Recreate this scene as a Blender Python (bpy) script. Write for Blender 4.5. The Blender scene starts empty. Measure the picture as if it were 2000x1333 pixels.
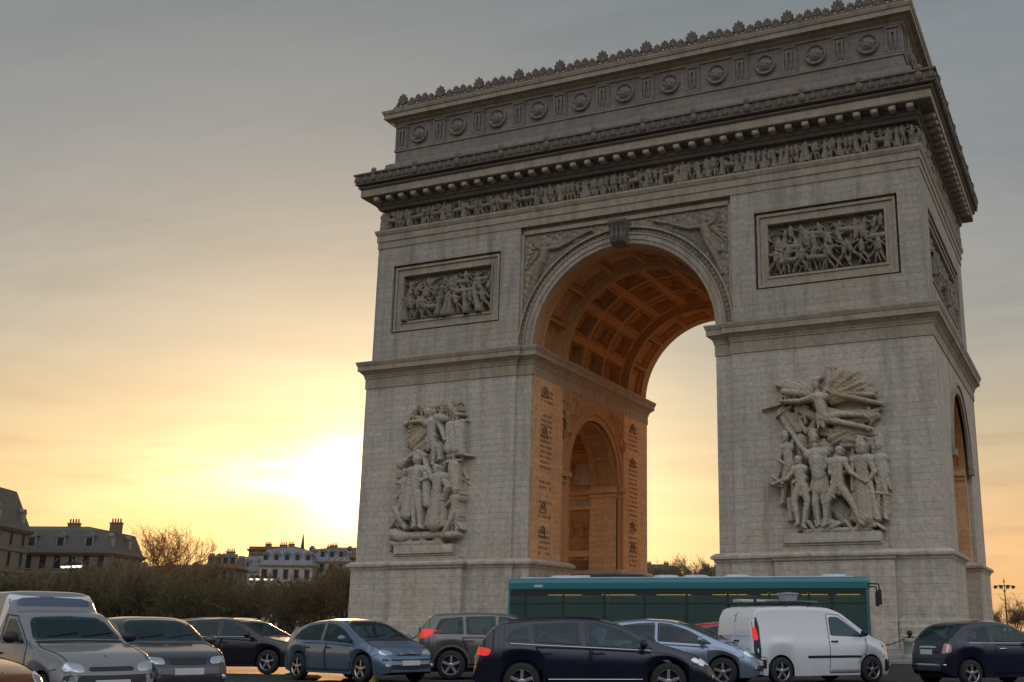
import bpy, bmesh, math, random
import numpy as np
from mathutils import Vector, Matrix
from mathutils.bvhtree import BVHTree
R=math.radians; PI=math.pi
random.seed(7); rng=np.random.default_rng(7)
sc=bpy.context.scene; COL=sc.collection

# ------------------------------------------------------------------ camera
CAMP=Vector((31.118,-71.810,1.25)); YAW,PITCH,ROLL,FPX=-0.4091,0.2486,0.00375,2154.2
PPX,PPY=1212.15,682.44
cf=Vector((math.sin(YAW)*math.cos(PITCH),math.cos(YAW)*math.cos(PITCH),math.sin(PITCH)))
cr0=Vector((math.cos(YAW),-math.sin(YAW),0)); cu0=cr0.cross(cf)
cr=cr0*math.cos(ROLL)+cu0*math.sin(ROLL); cu=-cr0*math.sin(ROLL)+cu0*math.cos(ROLL)
cd=bpy.data.cameras.new('camera'); cam=bpy.data.objects.new('camera',cd); COL.objects.link(cam)
M=Matrix((cr,cu,-cf)).transposed().to_4x4(); M.translation=CAMP; cam.matrix_world=M
cd.sensor_width=36; cd.lens=FPX/2000*36; cd.shift_x=-(PPX-1000)/2000; cd.shift_y=(PPY-666.5)/2000
cd.clip_end=6000; cd.clip_start=.1; sc.camera=cam
FH=Vector((math.sin(YAW),math.cos(YAW),0)); RH=Vector((math.cos(YAW),-math.sin(YAW),0)); HEAD0=-YAW
def ray(px,py): return cf+cr*((px-PPX)/FPX)-cu*((py-PPY)/FPX)
def at(px,H,z=0.):
    """ground point seen in column px at forward distance H metres"""
    d=ray(px,1229); d.z=0; d*=H/d.dot(FH); p=CAMP+d; return Vector((p.x,p.y,z))

# ------------------------------------------------------------------ tagging
def tag(o,label=None,cat=None,group=None,kind=None):
    if label: o['label']=label
    if cat: o['category']=cat
    if group: o['group']=group
    if kind: o['kind']=kind
    return o
def empty(name,loc=(0,0,0),rz=0.):
    o=bpy.data.objects.new(name,None); COL.objects.link(o); o.location=loc; o.rotation_euler=(0,0,rz)
    o.empty_display_size=.2; return o
def copy_tree(o,parent=None):
    c=o.copy(); COL.objects.link(c); c.parent=parent
    for ch in list(o.children): copy_tree(ch,c)
    return c

# ------------------------------------------------------------------ mesh builder
class MB:
    def __init__(s): s.v=[]; s.f=[]; s.sm=[]
    def add(s,vs,fs,smooth=False):
        b=len(s.v); s.v.extend([tuple(map(float,p)) for p in vs]); s.f.extend([tuple(i+b for i in f) for f in fs]); s.sm.extend([smooth]*len(fs)); return s
    def box(s,x0,x1,y0,y1,z0,z1):
        v=[(x,y,z) for z in (z0,z1) for y in (y0,y1) for x in (x0,x1)]
        return s.add(v,[(0,2,3,1),(4,5,7,6),(0,1,5,4),(2,6,7,3),(0,4,6,2),(1,3,7,5)])
    def obox(s,c,ux,uy,uz):
        c,ux,uy,uz=map(Vector,(c,ux,uy,uz)); v=[c+ux*a+uy*b+uz*d for d in (-1,1) for b in (-1,1) for a in (-1,1)]
        return s.add(v,[(0,2,3,1),(4,5,7,6),(0,1,5,4),(2,6,7,3),(0,4,6,2),(1,3,7,5)])
    def prism(s,poly,z0,z1,caps=True):
        n=len(poly); v=[(x,y,z0) for x,y in poly]+[(x,y,z1) for x,y in poly]
        f=[(i,(i+1)%n,n+(i+1)%n,n+i) for i in range(n)]
        if caps: f+=[tuple(range(n-1,-1,-1)),tuple(range(n,2*n))]
        return s.add(v,f)
    def sweep(s,poly,prof,smooth=False):
        """mitred moulding: offsets the CCW plan polygon by every profile point (proud, z)"""
        n=len(poly); P=[Vector(p) for p in poly]; off=[]
        for i in range(n):
            a=(P[i]-P[i-1]).normalized(); b=(P[(i+1)%n]-P[i]).normalized()
            na=Vector((a.y,-a.x)); nb=Vector((b.y,-b.x)); off.append((na+nb)/(1+na.dot(nb)))
        v=[(P[i].x+off[i].x*p,P[i].y+off[i].y*p,z) for p,z in prof for i in range(n)]
        f=[(k*n+i,k*n+(i+1)%n,(k+1)*n+(i+1)%n,(k+1)*n+i) for k in range(len(prof)-1) for i in range(n)]
        return s.add(v,f,smooth)
    def tube(s,pts,rad,n=6,caps=True,smooth=True):
        pts=[Vector(p) for p in pts]; m=len(pts); v=[]
        if not hasattr(rad,'__len__'): rad=[rad]*m
        up=None
        for i,p in enumerate(pts):
            d=(pts[min(i+1,m-1)]-pts[max(i-1,0)]).normalized()
            if up is None: up=d.orthogonal().normalized()
            u=(up-d*up.dot(d))
            u=u.normalized() if u.length>1e-4 else d.orthogonal().normalized()
            up=u; w=d.cross(u)
            v+=[p+(u*math.cos(2*PI*k/n)+w*math.sin(2*PI*k/n))*rad[i] for k in range(n)]
        f=[(i*n+k,i*n+(k+1)%n,(i+1)*n+(k+1)%n,(i+1)*n+k) for i in range(m-1) for k in range(n)]
        s.add(v,f,smooth)
        if caps: s.add(v[:n],[tuple(range(n-1,-1,-1))]); s.add(v[-n:],[tuple(range(n))])
        return s
    def lathe(s,prof,axis='z',n=16,c=(0,0,0),smooth=True):
        v=[]
        for r,h in prof:
            for k in range(n):
                a=2*PI*k/n; p=(r*math.cos(a),r*math.sin(a),h) if axis=='z' else (r*math.cos(a),h,r*math.sin(a))
                v.append((p[0]+c[0],p[1]+c[1],p[2]+c[2]))
        q=[(i*n+k,i*n+(k+1)%n,(i+1)*n+(k+1)%n,(i+1)*n+k) for i in range(len(prof)-1) for k in range(n)]
        if axis!='z': q=[t[::-1] for t in q]
        return s.add(v,q,smooth)
    def ball(s,c,r,n=10,m=6):
        rx,ry,rz=(r,r,r) if not hasattr(r,'__len__') else r
        v=[(c[0]+rx*math.sin(PI*j/m)*math.cos(2*PI*k/n),c[1]+ry*math.sin(PI*j/m)*math.sin(2*PI*k/n),c[2]-rz*math.cos(PI*j/m)) for j in range(m+1) for k in range(n)]
        return s.add(v,[(j*n+k,j*n+(k+1)%n,(j+1)*n+(k+1)%n,(j+1)*n+k) for j in range(m) for k in range(n)],True)
    def mesh(s,name,mat):
        me=bpy.data.meshes.new(name); me.from_pydata(s.v,[],s.f); me.polygons.foreach_set('use_smooth',s.sm); me.update()
        if mat: me.materials.append(mat)
        return me
    def build(s,name,mat,parent=None,loc=None,bevel=0):
        o=bpy.data.objects.new(name,s.mesh(name,mat)); COL.objects.link(o)
        if parent: o.parent=parent
        if loc is not None: o.location=loc
        if bevel:
            b=o.modifiers.new('bevel','BEVEL'); b.width=bevel; b.segments=2; b.limit_method='ANGLE'
        return o
def link(name,me,parent=None,loc=(0,0,0),rz=0.):
    o=bpy.data.objects.new(name,me); COL.objects.link(o); o.parent=parent; o.location=loc; o.rotation_euler=(0,0,rz); return o

# ------------------------------------------------------------------ materials
def newmat(name):
    m=bpy.data.materials.new(name); m.use_nodes=True; nt=m.node_tree; return m,nt,nt.nodes['Principled BSDF']
def nd(nt,t,**k):
    n=nt.nodes.new(t)
    for a,b in k.items():
        if a in n.inputs: n.inputs[a].default_value=b
        else: setattr(n,a,b)
    return n
def mixc(nt,a,b,fac,mode='MIX'):
    n=nt.nodes.new('ShaderNodeMix'); n.data_type='RGBA'; n.blend_type=mode
    for si,val in ((6,a),(7,b),(0,fac)):
        sock=n.inputs[si]
        if isinstance(val,bpy.types.NodeSocket): nt.links.new(val,sock)
        elif si==0: sock.default_value=val
        else: sock.default_value=(*val,1) if len(val)==3 else val
    return n.outputs[2]
def math_(nt,op,a,b=None,c=None,clamp=False):
    n=nt.nodes.new('ShaderNodeMath'); n.operation=op; n.use_clamp=clamp
    for i,x in enumerate((a,b,c)):
        if x is None: continue
        if isinstance(x,bpy.types.NodeSocket): nt.links.new(x,n.inputs[i])
        else: n.inputs[i].default_value=x
    return n.outputs[0]
def ramp(nt,fac,stops):
    n=nt.nodes.new('ShaderNodeValToRGB'); e=n.color_ramp.elements
    while len(e)<len(stops): e.new(.5)
    for i,(p,c) in enumerate(stops):
        e[i].position=p; e[i].color=(*c,1) if hasattr(c,'__len__') else (c,c,c,1)
    nt.links.new(fac,n.inputs[0]); return n.outputs[0]
def noise(nt,vec,scale,detail=4,rough=.55,sx=None):
    if sx:
        mp=nt.nodes.new('ShaderNodeMapping'); mp.inputs['Scale'].default_value=sx; nt.links.new(vec,mp.inputs[0]); vec=mp.outputs[0]
    n=nd(nt,'ShaderNodeTexNoise',Scale=scale,Detail=detail,Roughness=rough); nt.links.new(vec,n.inputs['Vector']); return n.outputs['Fac']
def stone(name,base,stain=(.12,.10,.075),ochre=(.42,.30,.15),blocks=True,dirt=.45,och=.35,rough=.85,carve=0.):
    m,nt,bs=newmat(name); co=nt.nodes.new('ShaderNodeTexCoord').outputs['Object']
    n1=noise(nt,co,.35,6); n2=noise(nt,co,3.5,6); st=noise(nt,co,1.1,7,.66,(1,1,.11))
    c=mixc(nt,tuple(b*.80 for b in base),tuple(min(1,b*1.16) for b in base),ramp(nt,n2,[(.3,0.),(.7,1.)]))
    c=mixc(nt,c,ochre,math_(nt,'MULTIPLY',ramp(nt,n1,[(.48,0.),(.72,1.)]),och))
    hgt=n2
    if blocks:
        sep=nt.nodes.new('ShaderNodeSeparateXYZ'); nt.links.new(co,sep.inputs[0])
        cmb=nt.nodes.new('ShaderNodeCombineXYZ'); nt.links.new(math_(nt,'ADD',sep.outputs[0],sep.outputs[1]),cmb.inputs[0]); nt.links.new(sep.outputs[2],cmb.inputs[1])
        br=nd(nt,'ShaderNodeTexBrick',Scale=1.,**{'Mortar Size':.014,'Mortar Smooth':.3,'Brick Width':2.3,'Row Height':.46,'Bias':0.})
        br.offset=.5; nt.links.new(cmb.outputs[0],br.inputs['Vector'])
        br.inputs['Color1'].default_value=(.84,.84,.85,1); br.inputs['Color2'].default_value=(1.07,1.06,1.04,1); br.inputs['Mortar'].default_value=(.48,.45,.42,1)
        c=mixc(nt,c,br.outputs['Color'],.6,'MULTIPLY')
        hgt=math_(nt,'SUBTRACT',n2,math_(nt,'MULTIPLY',br.outputs['Fac'],.8))
    c=mixc(nt,c,stain,math_(nt,'MULTIPLY',ramp(nt,st,[(.47,0.),(.70,1.)]),dirt))
    nt.links.new(c,bs.inputs['Base Color']); bs.inputs['Roughness'].default_value=rough
    bp=nd(nt,'ShaderNodeBump',Strength=.5,Distance=.05); nt.links.new(hgt,bp.inputs['Height']); nt.links.new(bp.outputs[0],bs.inputs['Normal'])
    if carve:                                               # chiselled surface: narrow cut folds
        wv=nd(nt,'ShaderNodeTexWave',Scale=1.6,Distortion=9.,Detail=3.,**{'Detail Scale':1.6}); nt.links.new(co,wv.inputs['Vector']); vo=nd(nt,'ShaderNodeTexVoronoi',Scale=4.5,feature='SMOOTH_F1'); nt.links.new(co,vo.inputs['Vector'])
        b2=nd(nt,'ShaderNodeBump',Strength=1.,Distance=carve); nt.links.new(math_(nt,'ADD',math_(nt,'MULTIPLY',wv.outputs['Fac'],.6),math_(nt,'MULTIPLY',vo.outputs['Distance'],-1.1)),b2.inputs['Height']); nt.links.new(bp.outputs[0],b2.inputs['Normal']); nt.links.new(b2.outputs[0],bs.inputs['Normal'])
    return m
def plain(name,col,rough=.5,metal=0.,coat=0.,emit=None,es=0.,var=.0,spec=.5):
    m,nt,bs=newmat(name); bs.inputs['Roughness'].default_value=rough; bs.inputs['Metallic'].default_value=metal
    bs.inputs['Coat Weight'].default_value=coat; bs.inputs['Coat Roughness'].default_value=.04; bs.inputs['Specular IOR Level'].default_value=spec
    if var:
        co=nt.nodes.new('ShaderNodeTexCoord').outputs['Object']; n=noise(nt,co,2.2,5)
        c=mixc(nt,tuple(x*(1-var) for x in col),tuple(min(1,x*(1+var)) for x in col),ramp(nt,n,[(.35,0.),(.65,1.)])); nt.links.new(c,bs.inputs['Base Color'])
    else: bs.inputs['Base Color'].default_value=(*col,1)
    if emit: bs.inputs['Emission Color'].default_value=(*emit,1); bs.inputs['Emission Strength'].default_value=es
    return m
def paint(name,col,metal=.0,rough=.32):
    """car paint with a film of road dust"""
    m,nt,bs=newmat(name); co=nt.nodes.new('ShaderNodeTexCoord').outputs['Object']
    n=noise(nt,co,5.,6,.6); sep=nt.nodes.new('ShaderNodeSeparateXYZ'); nt.links.new(co,sep.inputs[0])
    low=math_(nt,'MULTIPLY_ADD',sep.outputs[2],-1.6,1.25,True)
    dust=math_(nt,'MULTIPLY',math_(nt,'MULTIPLY_ADD',low,.22,.015),ramp(nt,n,[(.3,.3),(.7,1.)]))
    nt.links.new(mixc(nt,col,(.06,.055,.05),dust),bs.inputs['Base Color'])
    bs.inputs['Metallic'].default_value=metal
    nt.links.new(math_(nt,'MULTIPLY_ADD',dust,.6,rough),bs.inputs['Roughness'])
    bs.inputs['Coat Weight'].default_value=.85; bs.inputs['Specular IOR Level'].default_value=.2; nt.links.new(math_(nt,'MULTIPLY_ADD',dust,.5,.05),bs.inputs['Coat Roughness'])
    return m
def glassmat(name,tint=(.008,.016,.02),transp=.0,tcol=(.55,.7,.7)):
    m,nt,bs=newmat(name); bs.inputs['Base Color'].default_value=(*tint,1); bs.inputs['Roughness'].default_value=.04; bs.inputs['Specular IOR Level'].default_value=.6
    if transp:
        tr=nd(nt,'ShaderNodeBsdfTransparent'); tr.inputs[0].default_value=(*tcol,1); mx=nt.nodes.new('ShaderNodeMixShader'); mx.inputs[0].default_value=transp
        out=nt.nodes['Material Output']; nt.links.new(bs.outputs[0],mx.inputs[1]); nt.links.new(tr.outputs[0],mx.inputs[2]); nt.links.new(mx.outputs[0],out.inputs[0])
    return m
S_PIER=stone('pale ashlar',(.48,.43,.35),dirt=.46,och=.18)
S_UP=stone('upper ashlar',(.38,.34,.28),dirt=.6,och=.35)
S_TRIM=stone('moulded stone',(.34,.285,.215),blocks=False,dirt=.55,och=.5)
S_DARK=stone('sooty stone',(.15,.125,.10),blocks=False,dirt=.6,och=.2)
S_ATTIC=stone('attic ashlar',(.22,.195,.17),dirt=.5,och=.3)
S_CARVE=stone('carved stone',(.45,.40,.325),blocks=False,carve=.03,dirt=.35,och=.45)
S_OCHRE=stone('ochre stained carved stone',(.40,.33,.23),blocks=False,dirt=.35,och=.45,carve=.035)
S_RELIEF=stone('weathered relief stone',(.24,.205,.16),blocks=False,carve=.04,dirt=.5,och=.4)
S_WARM=stone('glow painted passage stone',(.66,.41,.21),dirt=.2,och=.45,ochre=(.5,.30,.12))  # orange of the bounced sunlight is put into this stone colour
S_GLOWP=stone('glow painted moulded stone',(.43,.235,.095),blocks=False,dirt=.3,och=.5,ochre=(.5,.28,.1))  # vault and mouldings carry the passage glow in their colour too
S_INK=stone('engraved stone',(.22,.125,.065),blocks=False,dirt=.3,och=.1)
GLASS=glassmat('car glass'); GLASS_T=glassmat('thin bus glass',(.02,.03,.03),.55,(.55,.68,.64))
TYRE=plain('tyre rubber',(.016,.016,.017),.8); RIM=plain('alloy rim',(.42,.42,.44),.3,.9); RIMD=plain('grey hubcap',(.25,.25,.27),.4,.5)
BLACK=plain('black plastic',(.015,.015,.017),.55); UNDER=plain('dark underbody',(.008,.008,.009),.9)
CHROME=plain('chrome trim',(.7,.7,.72),.15,1.); LAMPGL=plain('headlamp lens',(.55,.58,.6),.08,.6)
RED=plain('red lamp lens',(.45,.012,.012),.15,emit=(1,.05,.03),es=.10); REDON=plain('lit red lamp',(.6,.02,.02),.2,emit=(1,.05,.03),es=.4)
WHITEL=plain('clear lamp lens',(.7,.7,.7),.1); PLATE=plain('number plate',(.6,.6,.58),.4); PINK=plain('red and white lamp',(.5,.25,.25),.2)
IRON=plain('dark cast iron',(.02,.02,.02),.5,.3); GRANITE=plain('grey granite',(.26,.26,.23),.8,var=.2)

# ------------------------------------------------------------------ relief carving (height fields)
def seg_field(U,V,caps,base=0.):
    """depth of a union of tapered limbs (u1,v1,r1,u2,v2,r2,c[,fold]) over the grid; -1 where there is nothing"""
    D=np.full(U.shape,-1.)
    us=U[0]; vs=V[:,0]
    for c in caps:
        u1,v1,r1,u2,v2,r2,dep=c[:7]; fold=c[7] if len(c)>7 else 0; rm=max(r1,r2)
        i0,i1=np.searchsorted(us,[min(u1,u2)-rm,max(u1,u2)+rm]); j0,j1=np.searchsorted(vs,[min(v1,v2)-rm,max(v1,v2)+rm])
        if i1<=i0 or j1<=j0: continue
        u=U[j0:j1,i0:i1]; v=V[j0:j1,i0:i1]; du,dv=u2-u1,v2-v1; L2=du*du+dv*dv+1e-9
        t=np.clip(((u-u1)*du+(v-v1)*dv)/L2,0,1); r=r1+(r2-r1)*t; d2=(u-u1-t*du)**2+(v-v1-t*dv)**2
        h=np.sqrt(np.maximum(r*r-d2,0)); perp=((u-u1)*dv-(v-v1)*du)/math.sqrt(L2)
        z=dep+h*(1 if r1<.6 else .75)
        if fold: z=z+fold*np.sin(perp*fold*0+perp*15+t*3+u1*7)
        sub=D[j0:j1,i0:i1]; np.maximum(sub,np.where(h>0,z,-1),out=sub)
    return D
def hf_mb(u,v,D,xf,floor=0.,closed=False):
    """mesh of a height field; cells without relief are dropped unless closed; xf(u,v,d)->xyz"""
    D=np.where(D<0,floor,np.maximum(D,floor)); m=MB(); nv,nu=D.shape
    on=D>floor+1e-6
    cell=np.ones((nv-1,nu-1),bool) if closed else (on[:-1,:-1]|on[1:,:-1]|on[:-1,1:]|on[1:,1:])
    used=np.zeros((nv,nu),bool); used[:-1,:-1]|=cell; used[1:,:-1]|=cell; used[:-1,1:]|=cell; used[1:,1:]|=cell
    idx=np.full((nv,nu),-1); idx[used]=np.arange(used.sum())
    vs=[xf(u[i],v[j],D[j,i]) for j,i in zip(*np.nonzero(used))]
    fs=[(idx[j,i],idx[j,i+1],idx[j+1,i+1],idx[j+1,i]) for j,i in zip(*np.nonzero(cell))]
    m.add(vs,[tuple(int(k) for k in f) for f in fs],True); return m
FRONT=lambda y0:(lambda u,v,d:(u,y0-d,v))
RIGHT=lambda x0:(lambda u,v,d:(x0+d,u,v))
def man(u,v,s,lean=0.,arms=(.4,-.4),legs=(.12,-.12),dep=.05,robe=False,turn=1):
    """limbs of a small carved figure, feet at (u,v), height s"""
    k=s; L=lambda t:u+lean*t*k; c=[]
    hip=.5; sh=.8
    c.append((L(.91),v+.92*k,.065*k,L(.9),v+.87*k,.06*k,dep+.03*k))
    c.append((L(hip),v+hip*k,.105*k,L(sh),v+(sh-.04)*k,.125*k,dep+.02*k))
    if robe: c.append((L(.5),v+.5*k,.12*k,u,v+.04*k,.17*k,dep,.012*k))
    else:
        for g in legs:
            kx=L(.25)+g*k*.8+.03*k*turn; c.append((L(hip),v+hip*k,.075*k,kx,v+.27*k,.055*k,dep)); c.append((kx,v+.27*k,.055*k,u+g*k*1.3,v+.02*k,.035*k,dep))
    for a in arms:
        sx=L(sh)+(.1*k if a>0 else -.1*k); ex=sx+math.copysign(.13*k,a); ez=v+(sh-.15+abs(a)*.25-.05)*k
        c.append((sx,v+(sh-.02)*k,.05*k,ex,ez,.042*k,dep+.02*k)); c.append((ex,ez,.042*k,ex+a*.22*k,ez+(.1 if abs(a)>.5 else -.12)*k,.03*k,dep+.03*k))
    return c
def horse(u,v,s,dr,dep=.05):
    k=s; c=[(u-.3*k*dr,v+.55*k,.17*k,u+.25*k*dr,v+.58*k,.16*k,dep),(u+.3*k*dr,v+.6*k,.13*k,u+.5*k*dr,v+.9*k,.08*k,dep),(u+.5*k*dr,v+.92*k,.075*k,u+.68*k*dr,v+.8*k,.045*k,dep+.03)]
    for lx,b in ((-.36,-.1),(-.26,.1),(.22,.05),(.34,.22)):
        c+= [(u+lx*k*dr,v+.5*k,.07*k,u+(lx+b)*k*dr,v+.27*k,.045*k,dep),(u+(lx+b)*k*dr,v+.27*k,.04*k,u+(lx+b*.3)*k*dr,v+.02*k,.03*k,dep)]
    c.append((u-.45*k*dr,v+.6*k,.05*k,u-.6*k*dr,v+.25*k,.03*k,dep)); return c
def crowd(u0,u1,z0,h,pitch,seed):
    r=random.Random(seed); c=[]; u=u0+pitch*.5
    while u<u1-pitch*.3:
        t=r.random(); s=h*r.uniform(.8,.93)
        if t<.14 and u<u1-1.2: c+=horse(u+.35,z0,h*.74,r.choice((1,-1))); c+=man(u+.3,z0+.34*h,h*.6,0,(.3,-.6)); u+=pitch*1.9
        else: c+=man(u,z0,s,r.uniform(-.12,.12),(r.uniform(.1,.9),-r.uniform(.1,.9)),(r.uniform(.03,.14),-r.uniform(.03,.14)),r.uniform(.02,.12),r.random()<.4,r.choice((1,-1))); u+=pitch*r.uniform(.75,1.2)
        if r.random()<.22: x=u+r.uniform(-.1,.1); c.append((x,z0,.025,x+r.uniform(-.2,.2),z0+h*.97,.03,.12))
    return c
def battle(u0,u1,z0,z1,seed):
    r=random.Random(seed); c=[]; h=z1-z0
    for row,(zz,s,dep,n) in enumerate(((.48,.44,.0,13),(.27,.47,.07,13),(.0,.50,.17,13))):
        for i in range(n):
            u=u0+(i+.5+r.uniform(-.3,.3))*(u1-u0)/n; t=r.random()
            if t<.17: c+=horse(u,z0+zz*h,h*.42,r.choice((1,-1)),dep)
            else: c+=man(u,z0+(zz+r.uniform(0,.05))*h,h*s*r.uniform(.85,1.05),r.uniform(-.4,.4),(r.uniform(.2,1.1),-r.uniform(.2,1.1)),(r.uniform(.05,.3),-r.uniform(.05,.3)),dep+r.uniform(0,.06),r.random()<.25,r.choice((1,-1)))
    for i in range(22):
        u=r.uniform(u0,u1); zz=r.uniform(.35,.7); c.append((u,z0+zz*h,.03,u+r.uniform(-.5,.5),z0+h*r.uniform(.8,1),.035,.05))
    return c

# ------------------------------------------------------------------ THE ARCH
ARC=empty('triumphal_arch',(0,0,-.11)); tag(ARC,'huge pale stone triumphal arch with carved reliefs, rising behind the traffic','monument')
HW,DP,AR=22.0,23.13,7.31; SPR=22.04; SH,SC_,SSP=4.85,11.4,13.45    # small arch half width, centre, springing
def pbuild(m,name,mat,bevel=0): return m.build(name,mat,ARC,bevel=bevel)
PR=.28
def pier_plan(s,ex=0.):
    """CCW plan of a pier (s=-1 left, +1 right): proud fronts, set-back strips beside the jambs"""
    xi,xm,xo=AR,8.55,HW+.2
    p=[(xi,0),(xm,0),(xm,-PR),(xo,-PR),(xo,DP+PR),(xm,DP+PR),(xm,DP),(xi,DP)]
    if s<0: p=[(-x,y) for x,y in p][::-1]
    return p
def clip_plan(s,ya,yb):
    xi,xm,xo=AR,8.55,HW+.2
    p=[(xi,max(0,ya)),(xm,max(0,ya)),(xm,ya),(xo,ya),(xo,yb),(xi,yb)] if ya<0 else [(xi,ya),(xo,ya),(xo,yb),(xm,yb),(xm,DP),(xi,DP)]
    if s<0: p=[(-x,y) for x,y in p][::-1]
    return p
y0s,y1s=SC_-SH,SC_+SH; TD=.85; REV=2.6     # tunnel walls lie deeper behind the end reveals
for s in (-1,1):
    m=MB(); m.prism(clip_plan(s,-PR,y0s-TD),-.5,20.9); m.prism(clip_plan(s,y1s+TD,DP+PR),-.5,20.9)
    xa,xb=sorted((s*AR,s*(HW+.2))); N=24                                  # wall over the side tunnel
    arc=[(SC_+SH*math.cos(PI*k/N),SSP+SH*math.sin(PI*k/N)) for k in range(N+1)]
    for xx,flip in ((xa,True),(xb,False)):
        vs=[];fs=[]
        for k in range(N):
            (ya,za),(yb,zb)=arc[k],arc[k+1]; b=len(vs); vs+=[(xx,ya,za),(xx,yb,zb),(xx,yb,20.9),(xx,ya,20.9)]; q=(b,b+3,b+2,b+1); fs.append(q if flip else q[::-1])
        m.add(vs,fs)
    for xx,flip in ((xa,True),(xb,False)):                                # spandrel pieces beside the springing
        for (p,q) in ((y0s-TD,y0s),(y1s,y1s+TD)): m.add([(xx,p,SSP),(xx,q,SSP),(xx,q,20.9),(xx,p,20.9)],[(0,3,2,1) if flip else (0,1,2,3)])
    o=pbuild(m,'pier',S_PIER)
    # plinth and pedestal courses, broken by the tunnel
    for ya,yb in ((-PR,y0s),(y1s,DP+PR)):
        pl=clip_plan(s,ya,yb)
        m=MB(); m.sweep(pl,[(-.3,-.5),(.62,-.5),(.62,1.05),(.55,1.12),(.55,1.55),(.5,1.62),(.42,1.7),(.36,1.95),(.3,2.1),(-.3,2.1)]); pbuild(m,'plinth',S_PIER)
        m=MB(); m.sweep(pl,[(-.3,2.1),(.22,2.1),(.22,5.62),(.3,5.72),(.33,5.86),(.5,5.92),(.5,6.1),(.4,6.18),(.2,6.3),(-.3,6.3)]); pbuild(m,'pedestal',S_PIER)
    # impost: architrave band and cornice right round the pier
    pl=pier_plan(s); m=MB(); m.sweep(pl,[(-.2,19.98),(.07,19.98),(.07,20.75),(.13,20.8),(.13,20.95),(-.2,20.95)]); pbuild(m,'impost_band',S_TRIM)
    m=MB(); m.sweep(pl,[(-.2,20.95),(.16,20.95),(.2,21.1),(.42,21.32),(.55,21.38),(.55,21.74),(.6,21.8),(.68,22.02),(.68,22.12),(-.2,22.2)]); pbuild(m,'impost_cornice',S_TRIM)
    # upper wall of the pier with sunk panels
    xa,xb=8.6,HW; C=.75; sx=lambda a,b:tuple(sorted((s*a,s*b)))
    m=MB(); a,b=sx(xa,xb-C); m.box(a,b,C,DP-C,22.15,31.95)
    X0,X1,Z0,Z1=10.32,20.4,24.5,30.25
    for (u0,u1,w0,w1) in ((xa,xb,22.15,Z0),(xa,xb,Z1,31.95),(xa,X0,Z0,Z1),(X1,xb,Z0,Z1)):
        a,b=sx(u0,u1); m.box(a,b,0,C,w0,w1); m.box(a,b,DP-C,DP,w0,w1)
    Y0,Y1=3.2,DP-3.2
    for (u0,u1,w0,w1) in ((C,DP-C,22.15,Z0),(C,DP-C,Z1,31.95),(C,Y0,Z0,Z1),(Y1,DP-C,Z0,Z1)):
        a,b=sx(xb-C,xb); m.box(a,b,u0,u1,w0,w1)
    pbuild(m,'upper_wall',S_UP)
    def frame(u0,u1,w0,w1,place,mat):
        m=MB()
        for (e,t,d0,d1) in ((0.16,.2,0,.62),(.38,.40,0,.5),(.78,.16,0,.58)):
            for (p0,p1,q0,q1) in ((u0+e,u1-e,w0+e,w0+e+t),(u0+e,u1-e,w1-e-t,w1-e),(u0+e,u0+e+t,w0+e+t,w1-e-t),(u1-e-t,u1-e,w0+e+t,w1-e-t)):
                place(m,p0,p1,q0,q1,d0,d1)
        return m
    a,b=sx(X0,X1)
    o=pbuild(frame(a,b,Z0,Z1,lambda m,p0,p1,q0,q1,d0,d1:m.box(p0,p1,C-d1,C-d0,q0,q1),S_TRIM),'panel_frame',S_TRIM)
    u=np.linspace(a+.94,b-.94,210); v=np.linspace(Z0+.94,Z1-.94,100); U,V=np.meshgrid(u,v)
    D=seg_field(U,V,battle(a+.95,b-.95,Z0+.98,Z1-.94,11+s)); D=np.where(D>0,.10+D*1.7,D)
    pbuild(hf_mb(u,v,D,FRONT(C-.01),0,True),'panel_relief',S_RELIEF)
    a,b=Y0,Y1
    xw=xb-C if s>0 else -(xb-C)
    pbuild(frame(a,b,Z0,Z1,lambda m,p0,p1,q0,q1,d0,d1:m.box(*sorted((xw+s*d0,xw+s*d1)),p0,p1,q0,q1),S_TRIM),'panel_frame',S_TRIM)
    if s>0:
        u=np.linspace(a+.94,b-.94,300); U,V=np.meshgrid(u,v)
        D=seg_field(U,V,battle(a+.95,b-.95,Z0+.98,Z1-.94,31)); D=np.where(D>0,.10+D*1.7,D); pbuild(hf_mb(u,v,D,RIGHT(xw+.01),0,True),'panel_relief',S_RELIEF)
# spandrel wall
m=MB(); N=48; RO=7.85
arc=[(RO*math.cos(PI*k/N),SPR+RO*math.sin(PI*k/N)) for k in range(N+1)]
for yy,flip in ((.36,False),(DP-.36,True)):
    m=MB(); vs=[];fs=[]
    for k in range(N):
        (xa,za),(xb,zb)=arc[k],arc[k+1]; b=len(vs); vs+=[(xa,yy,za),(xa,yy,31.95),(xb,yy,31.95),(xb,yy,zb)]; q=(b,b+1,b+2,b+3); fs.append(q[::-1] if flip else q)
    for sg in (-1,1):
        b=len(vs); vs+=[(sg*RO,yy,22.0),(sg*8.6,yy,22.0),(sg*8.6,yy,31.95),(sg*RO,yy,31.95)]; fs.append((b,b+1,b+2,b+3))
    m.add(vs,fs); pbuild(m,'spandrel_wall',S_UP)
m=MB()
for sg in (-1,1):
    a,b=sorted((sg*8.35,sg*8.598)); m.box(a,b,.16,.34,22.2,31.3)
m.box(-8.35,8.35,.16,.34,31.3,31.6); pbuild(m,'spandrel_border',S_TRIM)
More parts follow.
